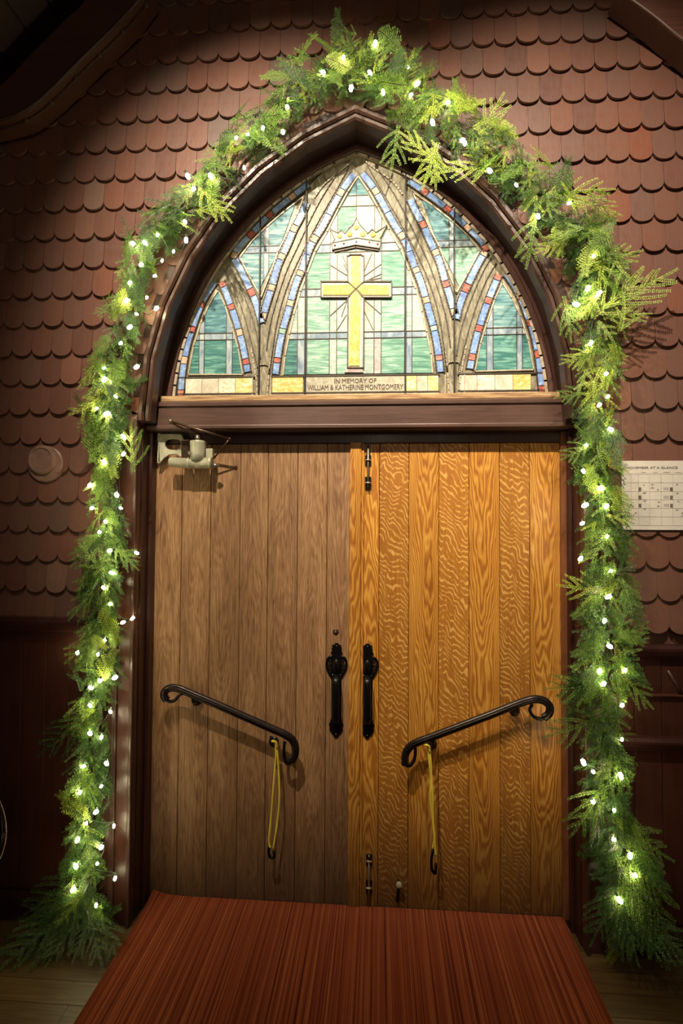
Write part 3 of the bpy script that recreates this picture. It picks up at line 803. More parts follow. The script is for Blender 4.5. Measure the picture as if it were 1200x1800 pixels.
# ------------------------------------------------------------------ pull handles
def attach(o, label, door_):
    o.parent = door_; o['label'] = label; return o
def handle(cx, ztop, zbot, cut, label):
    H = ztop-zbot; root = empty('door_handle', (cx, -.002, (ztop+zbot)/2))
    def Zf(f): return ztop-H*f-(ztop+zbot)/2
    half = [(0,.0),(.0055,.008),(.006,.018),(.011,.022),(.0125,.034),(.009,.045),(.013,.055),(.0135,.07),(.010,.082),(.013,.09),(.016,.104),(.0135,.118),(.010,.128),(.0135,.136),
            (.0145,.15),(.0175,.165),(.0145,.17),(.0155,.30),(.0165,.335),(.0185,.345),(.017,.36),(.0135,.375),(.013,.55),(.013,.80),(.0155,.812),(.0145,.83),(.0185,.845),(.019,.865),(.0155,.88),(.018,.90),(.0165,.925),(.0125,.935),(.012,.95),(.008,.96),(.006,.98),(0,1.)]
    kx = 1.68; R = [(x*kx, Zf(f)) for x, f in half]
    L = [(-x, z) for x, z in reversed(R[1:-1])]
    if cut is not None: L = [(max(x, cut), z) for x, z in L]
    MB().prism(R+L, -.004, .002).build('back_plate', M['iron'], root, bevel=.001)
    for s in ((1, -1) if cut is None else (1,)):      # pierced leaf loops beside the thumb rest
        pts = [(s*.024, -.002, Zf(.145)), (s*.034, -.003, Zf(.155)), (s*.041, -.003, Zf(.18)), (s*.044, -.003, Zf(.225)), (s*.041, -.003, Zf(.27)), (s*.034, -.003, Zf(.305)), (s*.026, -.002, Zf(.335))]
        m = MB().tube(smooth(pts, 4), .0058, 8)
        m.tube([(s*.022, -.002, Zf(.232)), (s*.044, -.003, Zf(.232))], .0028, 6)
        m.tube([(s*.023, -.002, Zf(.18)), (s*.032, -.003, Zf(.192)), (s*.034, -.003, Zf(.21)), (s*.027, -.003, Zf(.215))], .0022, 6)
        m.tube([(s*.023, -.002, Zf(.285)), (s*.032, -.003, Zf(.275)), (s*.034, -.003, Zf(.255)), (s*.027, -.003, Zf(.248))], .0022, 6)
        m.build('scroll', M['iron'], root)
    g = [(0, -.004, Zf(.33)), (0, -.020, Zf(.345)), (0, -.038, Zf(.38)), (0, -.044, Zf(.46)), (0, -.045, Zf(.58)), (0, -.044, Zf(.70)), (0, -.038, Zf(.78)), (0, -.020, Zf(.82)), (0, -.004, Zf(.835))]
    g = smooth(g, 4); nn = len(g)
    MB().tube(g, [.0080+.0045*math.sin(math.pi*i/(nn-1)) for i in range(nn)], 10, flat=(.6, 1.4)).build('grip', M['iron'], root)
    MB().ball((0, -.012, Zf(.235)), .018, 12, 8, (.9, .7, 1.7)).build('thumb_rest', M['iron'], root)
    for f, x in ((.03, 0), (.335, -.017), (.335, .017), (.955, 0)):
        if cut is None or x > cut: MB().ball((x, -.0045, Zf(f)), .0028, 6, 4).build('rivet', M['steel'], root)
    return attach(root, label, d1 if cut is None else d2)
def R_inv(R): return R[::-1]
za = at(592, 1130, -.004).z; zb_ = at(592, 1298, -.004).z
handle(at(591, 1200, -.004).x, za, zb_, None, 'ornate black iron pull handle on the dull brown left door')
za = at(646, 1131, -.004).z; zb_ = at(646, 1300, -.004).z
hx = at(645.5, 1200, -.004).x
handle(hx, za, zb_, xb+.0125-hx, 'ornate black iron pull handle on the golden right door, its left side cut straight')
# keyhole cylinder
q = at(590, 1110, 0)
kc_ = MB().disc((q.x, q.z), [(.0135, .003), (.0135, -.003), (.010, -.006), (.0085, -.008)], 20).build('key_cylinder', M['closerarm'])
MB().disc((q.x-.001, q.z), [(.0055, -.006), (.0055, -.0098), (.003, -.0105)], 12).build('cylinder_plug', M['steel'], kc_)
attach(kc_, 'small round brass key cylinder above the pull handle', d1)

# ------------------------------------------------------------------ slanting grab rails
def rail(path, label, posts, curl, sgn):
    root = empty('grab_rail', at(*path[len(path)//2], -.075))
    o0 = Vector(root.location)
    P = smooth([at(x, y, -.075)-o0 for x, y in path], 5)
    MB().tube(P, .0150, 8, flat=(.75, 1.15)).build('rail_bar', M['rail'], root)
    MB().tube([p+Vector((0, -.0115, .002)) for p in P[8:-8]], .0035, 6).build('rail_ridge', M['rail'], root)
    for c_ in curl:
        Q = smooth([at(x, y, -.062)-o0 for x, y in c_], 5)
        nn = len(Q); MB().tube(Q, [.0085-.002*i/nn for i in range(nn)], 8).build('scroll_end', M['rail'], root)
        e = Q[-1]; MB().ball(e, .0085, 8, 6).build('scroll_knob', M['rail'], root)
    for (x, y) in posts:
        p = at(x, y, -.06)-o0; top = at(x+2*sgn, y-13, -.075)-o0
        m = MB().tube([p+Vector((0, .062, -.006)), p+Vector((0, .025, -.010)), p+Vector((0, -.005, .004)), top], [.007, .0075, .0075, .007], 8)
        m.build('bracket', M['rail'], root)
        MB().disc((p.x, p.z-.006), [(.023, .058), (.023, .052), (.017, .046), (.010, .044)], 20).build('bracket_rose', M['rail'], root)
    return attach(root, label, d1 if sgn < 0 else d2)
rail([(293,1231),(288,1222),(292,1213),(302,1209),(316,1211),(335,1219),(380,1238),(430,1260),(480,1282),(502,1292),(514,1301),(519,1314),(518,1328),(511,1338)],
     'dark metal grab rail slanting down to the right across the brown left door', [(340,1234), (478,1308)],
     [[(290,1226),(297,1233),(307,1231),(313,1224),(320,1219)], [(512,1338),(505,1342),(500,1333),(499,1318),(500,1306)]], -1)
rail([(955,1262),(964,1255),(966,1243),(958,1233),(944,1229),(928,1231),(905,1239),(860,1257),(810,1276),(760,1295),(733,1305),(719,1314),(712,1327),(712,1345)],
     'dark metal grab rail slanting down to the left across the golden right door', [(908,1252), (760,1312)],
     [[(956,1262),(946,1263),(936,1258),(931,1248),(934,1240)], [(713,1345),(721,1345),(728,1334),(730,1318),(728,1308)]], 1)
def cord(top, loops, hook, label):
    o0 = at(*top, -.070); root = empty('bungee_cord', o0)
    for L in loops:
        P = smooth([at(x, y, -.070-.004*(i % 2))-o0 for i, (x, y) in enumerate(L)], 5)
        MB().tube(P, .0042, 8).build('elastic_strand', M['yellow'], root)
    m = MB(); t = at(*top, -.078)-o0
    m.tube(smooth([t+Vector((-.014, .0, .004)), t+Vector((-.006, -.008, .008)), t+Vector((.004, -.004, .0)), t+Vector((.006, 0, -.02))], 5), .0055, 8)
    m.build('cord_knot', M['yellow'], root)
    h = [at(x, y, -.068)-o0 for x, y in hook]
    MB().tube(smooth(h, 4), .0062, 8).build('hook_end', M['iron'], root)
    return tag(root, label, 'bungee cord', 'yellow bungee cords')
cord((484,1305), [[(484,1305),(485,1325),(483,1350),(479,1400),(476,1440),(473,1470),(473,1482),(475,1490)], [(486,1305),(488,1330),(490,1360),(491,1400),(488,1440),(484,1468),(480,1492)]],
     [(474,1486),(472,1497),(475,1507),(482,1506),(481,1496)], 'yellow bungee cord hanging in a long loop from the left grab rail')
cord((752,1312), [[(752,1312),(754,1340),(757,1370),(756,1400),(760,1440),(763,1470),(760,1492)], [(754,1312),(757,1340),(758,1365),(760,1400),(761,1440),(763,1470),(766,1505)]],
     [(761,1494),(758,1510),(759,1528),(765,1535),(766,1518)], 'yellow twisted bungee cord hanging from the right grab rail')

# ------------------------------------------------------------------ bolts
def bolt(cx, seg, label, s=1):
    q = at(cx, seg[0], -.004); root = empty('surface_bolt', q); o0 = Vector(q)
    Z = [at(cx, y, -.006).z-o0.z for y in seg]
    m = MB().box((-.009, -.001, min(Z[0], Z[1])), (.009, .004, max(Z[0], Z[1]))); m.build('bolt_plate', M['closerarm'], root, bevel=.001)
    MB().tube([(0, -.007, Z[0]), (0, -.007, Z[4])], .0042, 8).build('bolt_rod', M['steel'], root)
    for a, b_ in ((Z[1], Z[2]), (Z[3], Z[4])):
        lo, hi = min(a, b_), max(a, b_)
        MB().box((-.013, -.004, lo), (.013, .004, hi)).build('keeper_plate', M['iron'], root, bevel=.001)
        MB().tube([(-.011, -.004, (lo+hi)/2), (-.007, -.013, (lo+hi)/2), (.007, -.013, (lo+hi)/2), (.011, -.004, (lo+hi)/2)], .0045, 8).build('keeper_loop', M['steel'], root)
    MB().ball((0, -.015, Z[4]+s*.008), .0065, 8, 6).build('bolt_knob', M['iron'], root)
    return attach(root, label, d2)
bolt(647, (778, 800, 818, 838, 860), 'old metal surface bolt at the top of the golden right door')
bolt(648, (1592, 1570, 1548, 1522, 1502), 'worn metal surface bolt at the bottom of the golden right door', -1)
q = at(701, 1554, -.03); hs = empty('door_holder', (q.x, -.002, q.z))
MB().tube([(0, .002, -.004), (0, -.03, -.004)], .006, 10).build('holder_pin', M['iron'], hs)
MB().disc((0, 0), [(.011, -.026), (.0125, -.032), (.0125, -.038), (.006, -.041)], 16).build('rubber_tip', M['closer'], hs)
MB().tube([(0, -.008, -.006), (-.003, -.008, -.05), (-.006, -.008, -.085)], [.008, .006, .009], 8).build('holder_arm', M['iron'], hs)
attach(hs, 'kick-down door holder with pale round tip low on the door', d2)

# ------------------------------------------------------------------ door closer
q = at(330, 800, -.06); cl = empty('door_closer', q); o0 = Vector(q)
def K(x, y, Y=-.06): return at(240+x/6, 690+y/6, Y)-o0
def prismK(mb, pts, ya, yb, Yp): 
    mb.prism([(p.x, p.z) for p in [K(x, y, Yp) for x, y in pts]], ya-o0.y, yb-o0.y)
# bracket with a slot: outer ring assembled from quads around the slot
def ringpoly(outer, inner, y0, y1):
    n = len(outer); m = MB(); vs = [(x, y0, z) for x, z in outer]+[(x, y0, z) for x, z in inner]+[(x, y1, z) for x, z in outer]+[(x, y1, z) for x, z in inner]
    fs = []
    for i in range(n):
        j = (i+1) % n; fs += [(i, j, n+j, n+i), (2*n+i, 3*n+i, 3*n+j, 2*n+j), (i, 2*n+i, 2*n+j, j), (n+i, n+j, 3*n+j, 3*n+i)]
    return m.add(vs, fs)
on = [(250,440),(350,436),(470,440),(490,480),(490,560),(485,690),(420,650),(340,655),(290,690),(245,740),(228,740),(235,560)]
inn = [(320,495),(370,490),(430,492),(460,510),(468,545),(455,585),(420,602),(385,603),(345,600),(318,590),(298,560),(300,520)]
pk = lambda L: [((K(x, y, -.04)).x, (K(x, y, -.04)).z) for x, y in L]
ringpoly(pk(on), pk(inn), -.040-o0.y, -.026-o0.y).build('bracket', M['closer'], cl, bevel=.002)
m = MB(); prismK(m, [(222,430),(246,430),(246,745),(215,745)], -.040, -.002, -.04); m.build('bracket_flange', M['closer'], cl, bevel=.002)
m = MB(); prismK(m, [(470,500),(560,500),(560,745),(475,735)], -.055, -.002, -.05); m.build('body_web', M['closerarm'], cl, bevel=.003)
a = K(350, 735, -.07); b_ = K(560, 745, -.07); c_ = K(800, 742, -.07)
MB().tube([a, a+Vector((.003, 0, 0)), b_-Vector((.008, 0, 0)), b_-Vector((.006, 0, 0)), b_, b_+Vector((.002, 0, 0)), c_-Vector((.016, 0, 0)), c_-Vector((.014, 0, 0)), c_],
          [.019, .022, .022, .026, .027, .0245, .0245, .028, .027], 20).build('spring_barrel', M['closer'], cl)
t = K(650, 520, -.07); u_ = K(650, 720, -.07)
MB().tube([u_, Vector((t.x, t.y, u_.z+.03)), t-Vector((0, 0, .006)), t, t+Vector((0, 0, .003)), t+Vector((0, 0, .004))], [.034, .034, .036, .0365, .034, .014], 24).build('valve_housing', M['closer'], cl)
MB().tube([t, t+Vector((-.006, 0, .030))], [.012, .009], 12).build('spindle', M['steel'], cl)
m = MB(); prismK(m, [(728,590),(800,590),(800,690),(728,690)], -.085, -.050, -.085); m.build('valve_cover', M['closer'], cl, bevel=.003)
h = K(565, 640, -.09); MB().tube([h, h+Vector((0, -.012, 0))], [.0095, .0075], 12).build('adjusting_screw', M['steel'], cl)
h = K(805, 765, -.07); MB().tube([h, h+Vector((.018, 0, -.002)), h+Vector((.020, 0, -.002)), h+Vector((.026, 0, .0))], [.010, .009, .005, .004], 10).build('end_screw', M['steel'], cl)
e0 = K(355, 300, -.13); e1 = K(980, 490, -.10); sp_ = t+Vector((-.006, 0, .028)); e2 = K(810, 700, -.055)
MB().tube([sp_, e0+Vector((0, 0, -.006))], [.0065, .005], 8).build('main_arm', M['closerarm'], cl)
MB().tube([e0, (e0+e1)/2, e1], [.0045, .0055, .0045], 8).build('fore_arm', M['closerarm'], cl)
MB().ball(e0, .0075, 8, 6).build('arm_joint', M['steel'], cl); MB().ball(e1, .0075, 8, 6).build('arm_joint', M['closerarm'], cl)
MB().tube([e1, e2], .0035, 8).build('arm_foot', M['closerarm'], cl)
tag(cl, 'old cream enamelled door closer with thin folding arm at the top of the left door', 'door closer')

# ------------------------------------------------------------------ round cover and calendar
q = at(72, 808, -.16)
wp = MB().disc((q.x, q.z), [(.064, YW-.012), (.064, YW-.024), (.060, YW-.032), (.052, YW-.034), (.050, YW-.030)], 32).build('wall_cover', M['disc'])
tag(wp, 'round brown painted cover disc on the shingles left of the garland', 'wall cover')
MB().disc((q.x+.012, q.z-.018), [(.080, YW-.004), (.080, YW-.018), (.076, YW-.021)], 32).build('mounting_plate', M['disc'], wp)
cal0 = at(1092, 810, YW-.024); cal1 = at(1092, 931, YW-.024); ww = at(1200, 812, YW-.024).x-cal0.x+.075
M['paper'] = plain('calendar_paper', (.74, .68, .60), .7, 0, .03, 20, .1)
M['print'] = plain('calendar_print', (.16, .13, .12), .8); M['line'] = plain('calendar_rule', (.42, .37, .34), .8)
H = cal0.z-cal1.z; ce_ = MB().box((0, 0, -H), (ww, .0015, 0)).build('calendar_sheet', M['paper'], loc=(cal0.x, YW-.0235, cal0.z))
tag(ce_, 'white printed month calendar sheet on the wall right of the garland', 'calendar', 'notices')
del ce_['group']
def cxy(x, y): return ((x-328)/8/ (1200-1092)*(ww-.075), -(y-240)/8/121*H)      # from the enlarged view
m = MB()
xs_ = [350, 460, 562, 718, 880, 1045, 1200, 1360, 1500]; zs_ = [425, 548, 670, 785, 905, 1025, 1145]
for x in xs_: a = cxy(x, 425); m.box((a[0]-.0004, -.0008, cxy(0, 1145)[1]), (a[0]+.0004, 0, a[1]))
for z in zs_: a = cxy(350, z); m.box((a[0], -.0008, a[1]-.0004), (cxy(1500, 0)[0], 0, a[1]+.0004))
m.build('calendar_grid', M['line'], ce_)
a = cxy(880, 352); tx = text('NOVEMBER AT A GLANCE', .0150, (0, 0, 0), M['print'], ce_, 'heading', .0004, 'LEFT')
wd_ = max(v.co.x for v in tx.data.vertices); k_ = (cxy(1115, 0)[0]-cxy(395, 0)[0])/wd_
tx.data.transform(Matrix.Translation((cxy(395, 0)[0], -.0008, a[1])) @ Matrix.Diagonal((k_, 1, .85, 1)))
for i, d in enumerate(('SUN', 'MON', 'TUE', 'WED', 'THU')):
    a = cxy((640, 800, 960, 1120, 1290)[i]-0, 408); text(('MONDAY', 'TUESDAY', 'WEDNESDAY', 'THURSDAY', 'FRIDAY')[i], .0045, (a[0], -.0008, a[1]), M['line'], ce_, 'weekday', .0003)
m = MB()
for x, y in ((582,640),(582,755),(582,870),(1025,640),(1025,755),(1025,870)):
    a = cxy(x, y); m.box((a[0]-.0055, -.0007, a[1]-.0075), (a[0]+.0055, 0, a[1]+.0075))
for x in (925, 945, 965, 982):
    for y in (635, 750, 865): a = cxy(x, y); m.box((a[0]-.0012, -.0006, a[1]-.006), (a[0]+.0006, 0, a[1]+.006))
rg = random.Random(9)
for x, y in ((1105,570),(1105,690),(1120,805),(1100,925),(1180,970),(640,575),(645,690),(650,800),(650,915),(760,615),(840,870),(760,570),(840,640),(850,815),(520,970),(1180,1010)):
    for k in range(2):
        a = cxy(x, y+k*12); ln = rg.uniform(.006, .013); m.box((a[0]-ln/2, -.0006, a[1]-.0007), (a[0]+ln/2, 0, a[1]+.0007))
tag(m.build('printed_entries', M['print'], ce_), kind='stuff')

# ------------------------------------------------------------------ black round-backed chair just entering the frame at the left
ch = empty('black_chair', (-1.83, -.62, 0))
edge = at(10, 1463, -.62); bz = edge.z; rx = .20; bcx = edge.x-rx-ch.location.x; rz = at(5, 1424, -.62).z-at(5, 1502, -.62).z
m = MB().disc((0, 0), [(.17, .012), (.19, .006), (.19, -.006), (.17, -.012)], 32)
m.v = [(x+bcx, y_, z_*1.05+bz) for x, y_, z_ in m.v]; m.build('backrest', M['iron'], ch)
MB().tube([(bcx+.197*math.cos(a*math.pi/18), 0, bz+.205*math.sin(a*math.pi/18)) for a in range(37)], .006, 8).build('back_rim', M['closerarm'], ch)
m = MB().box((bcx-.22, -.36, .43), (bcx+.10, -.03, .47)); m.build('seat', M['iron'], ch, bevel=.02)
for sx in (-.19, .04):
    for sy in (-.04, -.34): MB().tube([(bcx+sx, sy, .435), (bcx+sx, sy, 0)], .010, 8).build('leg', M['rail'], ch)
    MB().tube([(bcx+sx, -.04, .45), (bcx+sx*.7, -.006, bz-.12)], .009, 8).build('back_post', M['rail'], ch)
tag(ch, 'black round-backed chair cut off by the left edge of the photograph', 'chair')

# ------------------------------------------------------------------ evergreen garland
def foliage(name, a, b, cc):
    n = N(name); r = n.rnd(); c = n.ramp(r, [(0, a), (.5, b), (1, cc)])
    n.l(c, n.b.inputs['Base Color']); n.b.inputs['Roughness'].default_value = .5; n.b.inputs['Specular IOR Level'].default_value = .35
    tr_ = n.n('ShaderNodeBsdfTranslucent'); n.l(c, tr_.inputs[0]); mx = n.n('ShaderNodeMixShader'); mx.inputs[0].default_value = .20
    n.l(n.b.outputs[0], mx.inputs[1]); n.l(tr_.outputs[0], mx.inputs[2]); n.l(mx.outputs[0], n.t.nodes['Material Output'].inputs[0]); return n.m
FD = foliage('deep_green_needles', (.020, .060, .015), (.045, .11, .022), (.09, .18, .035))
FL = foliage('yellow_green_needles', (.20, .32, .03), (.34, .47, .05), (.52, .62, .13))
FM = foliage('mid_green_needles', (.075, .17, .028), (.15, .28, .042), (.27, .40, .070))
def needle(m, p, d, ln, wd):
    d = d.normalized(); s = d.cross(Vector((.1, .2, 1))).normalized()*wd
    q = p+d*ln*.45
    m.add([p, q-s, p+d*ln, q+s], [(0, 1, 2, 3)])
def fir(rg, L=.19, twigs=5):
    "flat fir branch with needles on both sides of stem and twigs; grows along +X, faces +Z"
    m = MB(); st = MB()
    def axis(p0, ang, ln, bend, nl):
        pts = []; p = Vector(p0); a = ang; k = max(4, int(ln/.012))
        for i in range(k+1):
            pts.append(p.copy()); p += Vector((math.cos(a), math.sin(a), -.15*(i/k)))*(ln/k); a += bend/k
        st.tube(pts, [.0014*(1-.6*i/k) for i in range(k+1)], 3, False)
        nn = int(ln/.0074)
        for i in range(nn):
            t = i/nn*(len(pts)-1); j = int(t); q = pts[j].lerp(pts[min(j+1, k)], t-j); d = (pts[min(j+1, k)]-pts[j]).normalized() if j < k else d
            sd = Vector((-d.y, d.x, 0)); l_ = nl*(1-.45*i/nn)*rg.uniform(.8, 1.15)
            for s in (-1, 1): needle(m, q, d*.75+sd*s*rg.uniform(.75, 1.1)+Vector((0, 0, rg.uniform(-.1, .45))), l_, .0023)
        return pts
    main = axis((0, 0, 0), 0, L, rg.uniform(-.4, .4), .019)
    for k in range(twigs):
        t = .12+.7*k/twigs; j = int(t*(len(main)-1)); s = 1 if k % 2 else -1
        axis(main[j], s*rg.uniform(.6, .95), L*(.55-.35*k/twigs)*rg.uniform(.8, 1.2), -s*rg.uniform(0, .5), .016)
    return m, st
def cedar(rg, L=.20):
    "drooping flat cedar spray: side branchlets with scale tips"
    m = MB(); st = MB(); a = 0; p = Vector((0, 0, 0)); pts = []
    k = 16; bend = rg.uniform(-.5, .5)
    for i in range(k+1): pts.append(p.copy()); p += Vector((math.cos(a), math.sin(a), -.35*(i/k)))*(L/k); a += bend/k
    st.tube(pts, [.0014*(1-.6*i/k) for i in range(k+1)], 3, False)
    for i in range(1, k+1):
        d = (pts[i]-pts[i-1]).normalized(); sd = Vector((-d.y, d.x, 0))
        for s in (-1, 1):
            ln = L*.34*math.sin(min(1, .25+i/k)*math.pi*.9)*rg.uniform(.7, 1.1)+.01; dd = (d*.9+sd*s*.8+Vector((0, 0, rg.uniform(-.2, .15)))).normalized()
            nq = max(3, int(ln/.0115)); s2 = Vector((-dd.y, dd.x, 0)); q0 = pts[i]
            m.add([q0-s2*.0009, q0+dd*ln-s2*.0004, q0+dd*ln+s2*.0004, q0+s2*.0009], [(0, 1, 2, 3)])
            for j in range(nq):
                q = q0+dd*ln*(j+.5)/nq
                for e in (-1, 1): needle(m, q, dd*1.0+s2*e*.8+Vector((0, 0, rg.uniform(-.1, .3))), .0150*(1-.35*j/nq), .0022)
    return m, st
rg = random.Random(21); protos = []
for k in range(4): protos.append(fir(rg, .17+.01*k, 3+k % 3))
for k in range(4): protos.append(cedar(rg, .17+.015*k))
longs = [fir(rg, .34, 9), fir(rg, .30, 7)]
meshes = {}
def sprig_mesh(k, mat):
    if (k, mat.name) not in meshes:
        m, st = (protos+longs)[k]; mm = MB(); mm.add(m.v, m.f); nf = len(m.f); mm.add(st.v, st.f)
        me = mm.mesh('sprig'); me.materials.append(mat); me.materials.append(M['stem'])
        me.polygons.foreach_set('material_index', [0]*nf+[1]*(len(mm.f)-nf)); meshes[(k, mat.name)] = me
    return meshes[(k, mat.name)]
gar = empty('evergreen_garland', at(630, 110, -.2))
g0 = Vector(gar.location)
YG = -.200
line = smooth([at(x, y, YG) for x, y in GPX], 6)
line = [Vector((p.x+random.uniform(-.006, .006), YG+random.uniform(-.01, .01), max(p.z, .05))) for p in line]
MB().tube([p-g0 for p in line], .009, 6).build('rope_core', M['stem'], gar)
Ls = [0]
for a_, b_ in zip(line[:-1], line[1:]): Ls.append(Ls[-1]+(b_-a_).length)
def gp(s):
    for i in range(len(Ls)-1):
        if Ls[i+1] >= s: t = (s-Ls[i])/(Ls[i+1]-Ls[i]); return line[i].lerp(line[i+1], t), (line[i+1]-line[i]).normalized()
    return line[-1], (line[-1]-line[-2]).normalized()
def frame(p, d, nrm, sc_=1.0, roll=0):
    x = d.normalized(); z = (nrm-x*nrm.dot(x)).normalized(); y_ = z.cross(x)
    R = Matrix((x, y_, z)).transposed().to_4x4()
    return Matrix.Translation(p-g0) @ R @ Matrix.Rotation(roll, 4, 'X') @ Matrix.Scale(sc_, 4)
rg = random.Random(11); sprigs = []
HW = [60,48,46,44,44,46,52,54,62,46,26,64,62,42,42,38,48,52,38,46,58,74,84,78,62,60,56,58,58,60,56,46,46,38,50,62,66,72,46,50,55,58,62,60]
def half_width(px, py):
    ds = sorted((math.hypot(px-x, py-y), h) for (x, y), h in zip(GPX, HW))[:2]
    return (ds[0][1]*ds[1][0]+ds[1][1]*ds[0][0])/(ds[0][0]+ds[1][0]+1e-6)/455
TOT = Ls[-1]; NS = 1750
for i in range(NS):
    s = TOT*(i+rg.random())/NS; p, t = gp(s); px, py = project(p); hw = half_width(px, py)
    if rg.random() > hw/.185: continue
    sg = 1 if rg.random() < .5 else -1
    side = Vector((t.z, 0, -t.x))*sg
    col = abs(t.z) > .75
    along = Vector((0, 0, -1)) if col else (t*rg.choice((-1, 1))*.8+Vector((0, 0, -.5)))
    if py < 175: along = t*rg.choice((-1, 1))*.6+Vector((0, 0, rg.uniform(-.3, .9)))
    if col and rg.random() < .15: along = Vector((0, 0, .6))
    layer = rg.random()
    s0_ = rg.uniform(-.25, .45)*hw; reach_ = max(.02, hw-(.040 if px < 420 else .028))*rg.uniform(.45, 1.12)
    L = rg.uniform(.085, .155)
    sw = max(-.3, min(.92, (reach_-s0_)/L))
    d = along.normalized()*math.sqrt(max(.05, 1-sw*sw))+side*sw+Vector((0, -rg.uniform(0, .6)*layer, 0))
    nrm = Vector((rg.uniform(-.9, .9), -1, rg.uniform(-.4, .9)))
    k = rg.choice((0, 1, 2, 3, 0, 1, 2, 3, 0, 1, 2, 3, 4, 5, 6, 7))
    if px > 700 and 1000 > py: k = rg.choice((0, 1, 2, 3, 3, 5, 7))
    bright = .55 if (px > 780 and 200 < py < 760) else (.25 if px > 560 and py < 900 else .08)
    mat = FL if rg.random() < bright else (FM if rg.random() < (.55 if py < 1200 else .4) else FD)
    if layer < .42: mat = FD  # inner sprigs coloured darker to paint in shade at the core
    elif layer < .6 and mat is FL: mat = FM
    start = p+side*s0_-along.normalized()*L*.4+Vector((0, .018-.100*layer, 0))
    sc_ = L/.18
    tip = start+d.normalized()*L
    if tip.z > 3.70: d.z = min(d.z, .12); sc_ *= .75
    if tip.z < .03: d.z = max(d.z, -.15); d = d.normalized(); start.z = max(start.z, .04)
    if tip.y > -.165: d.y -= .3
    sprigs.append((start, d, nrm, sc_, k, mat, (-start.y)+rg.random()*.03, rg.uniform(-.5, .5)))
# long branches the photograph shows reaching out of the garland
def reach(a, b_, mat, k=8, Y0=-.24, Y1=-.28, sc_=None):
    p = at(*a, Y0); q = at(*b_, Y1); d = q-p
    s = (d.length/(.34 if k == 8 else .30)) if sc_ is None else sc_
    sprigs.append((p, d, Vector((.1, -1, .35)), s, k, mat, 9, 0))
reach((835,260),(884,155),FL,9); reach((780,300),(700,225),FL,9)
reach((960,345),(1085,322),FL,9); reach((1000,345),(1100,372),FL,9); reach((1030,470),(1132,432),FL,9); reach((1060,540),(1200,472),FL,8,-.24,-.30)
reach((1040,560),(1130,480),FL,9); reach((1060,560),(1148,545),FL,9); reach((1045,620),(985,640),FL,9); reach((1045,640),(1105,622),FL,9)
reach((1030,690),(975,700),FM,9); reach((1040,780),(985,810),FM,9); reach((1060,880),(1120,935),FM,9); reach((1050,850),(1110,890),FM,9)
reach((1070,1040),(980,1030),FL,9); reach((1060,1200),(960,1215),FM,9); reach((1060,1260),(960,1300),FM,9); reach((1070,1050),(1140,1080),FM,9)
reach((1075,1170),(1155,1245),FM,9); reach((1075,1130),(1140,1090),FM,9); reach((1075,1440),(1188,1525),FM,8); reach((1060,1380),(1005,1480),FM,9)
reach((880,290),(770,300),FL,9); reach((770,250),(745,330),FL,9); reach((940,380),(930,470),FM,9); reach((1000,420),(940,445),FL,9)
reach((215,545),(160,550),FM,9); reach((190,730),(130,760),FM,9); reach((180,935),(120,1000),FM,9); reach((200,960),(245,1000),FM,9)
reach((165,1260),(55,1325),FD,8); reach((185,1100),(110,1170),FM,9); reach((235,830),(225,740),FM,9); reach((350,330),(410,385),FL,9)
reach((340,370),(395,365),FL,9); reach((640,120),(585,45),FM,9); reach((640,120),(690,55),FM,9); reach((600,120),(620,60),FM,9); reach((600,150),(540,120),FM,9)
reach((730,170),(795,160),FM,9)
reach((175,500+720),(105,1300),FM,9); reach((165,1420),(110,1490),FD,9); reach((1075,1340),(1115,1330),FM,9); reach((760,260),(770,330),FL,9); reach((700,220),(690,300),FM,9); reach((990,520),(1010,600),FM,9)
# ends spilling onto the floor
for a_, b_, Y1 in (((160,1580),(10,1690),-.38),((165,1560),(60,1600),-.30),((170,1600),(120,1690),-.40),((175,1600),(200,1690),-.38),((150,1560),(30,1640),-.34),((160,1600),(170,1700),-.42),((150,1600),(70,1700),-.42), ((150,1540),(20,1610),-.30), ((140,1590),(-20,1720),-.44), ((170,1560),(100,1660),-.36)):
    p = at(*a_, -.24); q = at(*b_, Y1); q.z = max(q.z, .03); sprigs.append((p, q-p, Vector((.1, -.8, .8)), (q-p).length/.34, 8, FD, 9, 0))
for a_, b_, Y1 in (((1100,1500),(1195,1690),-.34),((1100,1480),(1180,1600),-.30),((1110,1560),(1200,1720),-.40),((1095,1560),(1090,1690),-.36),((1090,1560),(1030,1660),-.32),((1110,1580),(1160,1700),-.40),((1080,1500),(1150,1640),-.32),((1100,1600),(1230,1700),-.42),((1090,1580),(1120,1700),-.40)):
    p = at(*a_, -.24); q = at(*b_, Y1); q.z = max(q.z, .03); sprigs.append((p, q-p, Vector((.1, -.8, .8)), (q-p).length/.34, 8, FD if a_[1] > 1500 else FM, 9, 0))
sprigs.sort(key=lambda q: -q[6])
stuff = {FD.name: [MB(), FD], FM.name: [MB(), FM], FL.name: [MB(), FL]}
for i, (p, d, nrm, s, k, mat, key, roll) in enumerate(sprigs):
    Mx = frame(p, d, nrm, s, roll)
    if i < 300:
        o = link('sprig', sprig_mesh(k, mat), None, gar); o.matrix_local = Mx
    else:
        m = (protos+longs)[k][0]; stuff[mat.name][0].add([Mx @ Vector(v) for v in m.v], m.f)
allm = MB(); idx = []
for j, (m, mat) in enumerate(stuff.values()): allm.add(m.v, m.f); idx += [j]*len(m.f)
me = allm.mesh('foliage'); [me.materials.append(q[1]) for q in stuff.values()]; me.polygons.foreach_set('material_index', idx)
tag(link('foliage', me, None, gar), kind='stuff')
tag(gar, 'thick evergreen garland of fir and cedar hung around the arched doorway', 'garland')

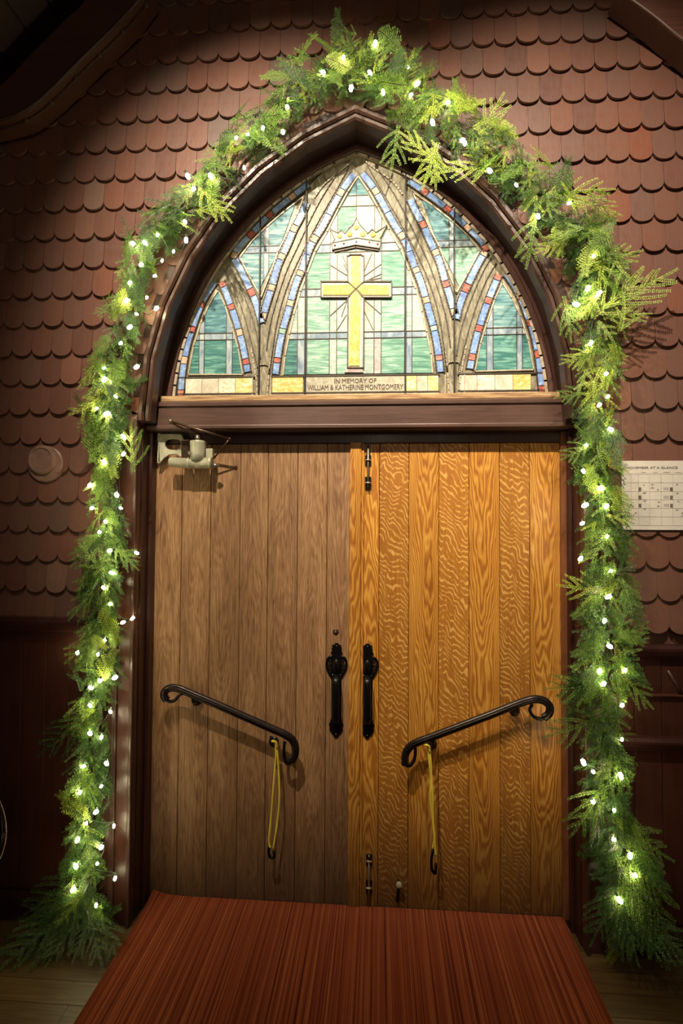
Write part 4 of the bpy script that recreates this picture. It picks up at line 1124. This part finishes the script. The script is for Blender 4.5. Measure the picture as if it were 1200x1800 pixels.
# ------------------------------------------------------------------ fairy lights
n = N('warm_white_bulb'); n.b.inputs['Emission Color'].default_value = (1, .86, .50, 1); n.b.inputs['Emission Strength'].default_value = 95
M['bulb'] = n.done((1, .95, .8), .2)
BUL = [(169,1591),(129,1564),(202,1544),(133,1522),(171,1518),(178,1489),(136,1476),(200,1452),(151,1447),(169,1427),(140,1393),(178,1382),(187,1342),(147,1347),(178,1296),(158,1289),(194,1251),(158,1240),(160,1209),(176,1196),(202,1191),(136,1147),(172,1150),(184,1125),(233,1087),(216,1094),(193,1062),(182,1033),(196,1007),(193,968),(240,972),(175,935),(185,917),(212,893),(162,893),(158,853),(205,870),(183,812),(217,798),(217,768),(188,727),(170,718),(203,697),(183,667),(183,647),(240,645),(212,603),(228,575),(240,552),(275,542),(222,528),(258,523),(228,497),(272,485),(248,465),(285,458),(233,428),(255,427),(277,413),(305,442),(327,422),(325,390),(340,332),(330,310),(370,310),(429,295),(415,242),(435,236),(462,225),(497,232),(505,188),(567,127),(603,101),(617,155),(650,128),(659,77),(673,162),(717,118),(733,147),(722,167),(787,180),(760,215),(813,247),(817,252),(860,300),(907,325),(945,380),(1000,357),(1043,450),(1012,535),(1033,507),(1053,515),(1038,603),(1065,657),(1068,697),(1053,712),(1073,755),(1030,782),(1025,828),(1057,858),(1028,888),(1065,890),(1023,920),(1067,943),(1020,982),(1073,1004),(1069,1049),(1062,1091),(1071,1136),(1098,1178),(1053,1180),(1060,1202),(1093,1240),(1093,1300),(1025,1340),(1042,1356),(1091,1364),(1042,1409),(1079,1424),(1079,1476),(1107,1504),(1116,1538),(1089,1582)]
sl = empty('fairy_lights', at(630, 100, -.27)); s0 = Vector(sl.location)
bm_ = []
for k in range(3):
    m = MB().ball((0, 0, 0), .0082, 8, 6, (.85, .85, 1.35)).mesh('bulb'); m.materials.append(M['bulb']); bm_.append(m)
sk = MB().tube([(0, 0, .007), (0, 0, .020)], [.0032, .0042], 6).mesh('socket'); sk.materials.append(M['wire'])
pos = []; rg = random.Random(4)
for i, (x, y) in enumerate(BUL):
    hang = gdist(x, y)
    Y = -.262-rg.uniform(0, .035)
    if hang > 42: Y = -.21
    p = at(x, y, Y); p.z = max(p.z, .03); pos.append(p)
    b_ = link('bulb', bm_[0], None, sl); b_.location = p-s0; b_.rotation_euler = (rg.uniform(-.7, .7), rg.uniform(-1.2, 1.2), 0); b_.scale = [rg.uniform(.7, 1.25)]*3
    q_ = link('socket', sk, None, b_)
wp_ = []
for a_, b_ in zip(pos[:-1], pos[1:]):
    wp_.append(a_-s0+Vector((0, .006, .016))); md = (a_+b_)/2-s0; wp_.append(md+Vector((rg.uniform(-.008, .008), .03, rg.uniform(-.012, .004))))
wp_.append(pos[-1]-s0+Vector((0, .006, .016)))
MB().tube(smooth(wp_, 3), .0012, 5, False).build('light_wire', M['wire'], sl)
tag(sl, 'string of warm white fairy lights woven through the evergreen garland', 'string lights')
print('shingles', nv, 'sprigs', len(sprigs), 'tris', sum(len(p.vertices)-2 for m in {o.data for o in bpy.data.objects if o.type == 'MESH'} for p in m.polygons))
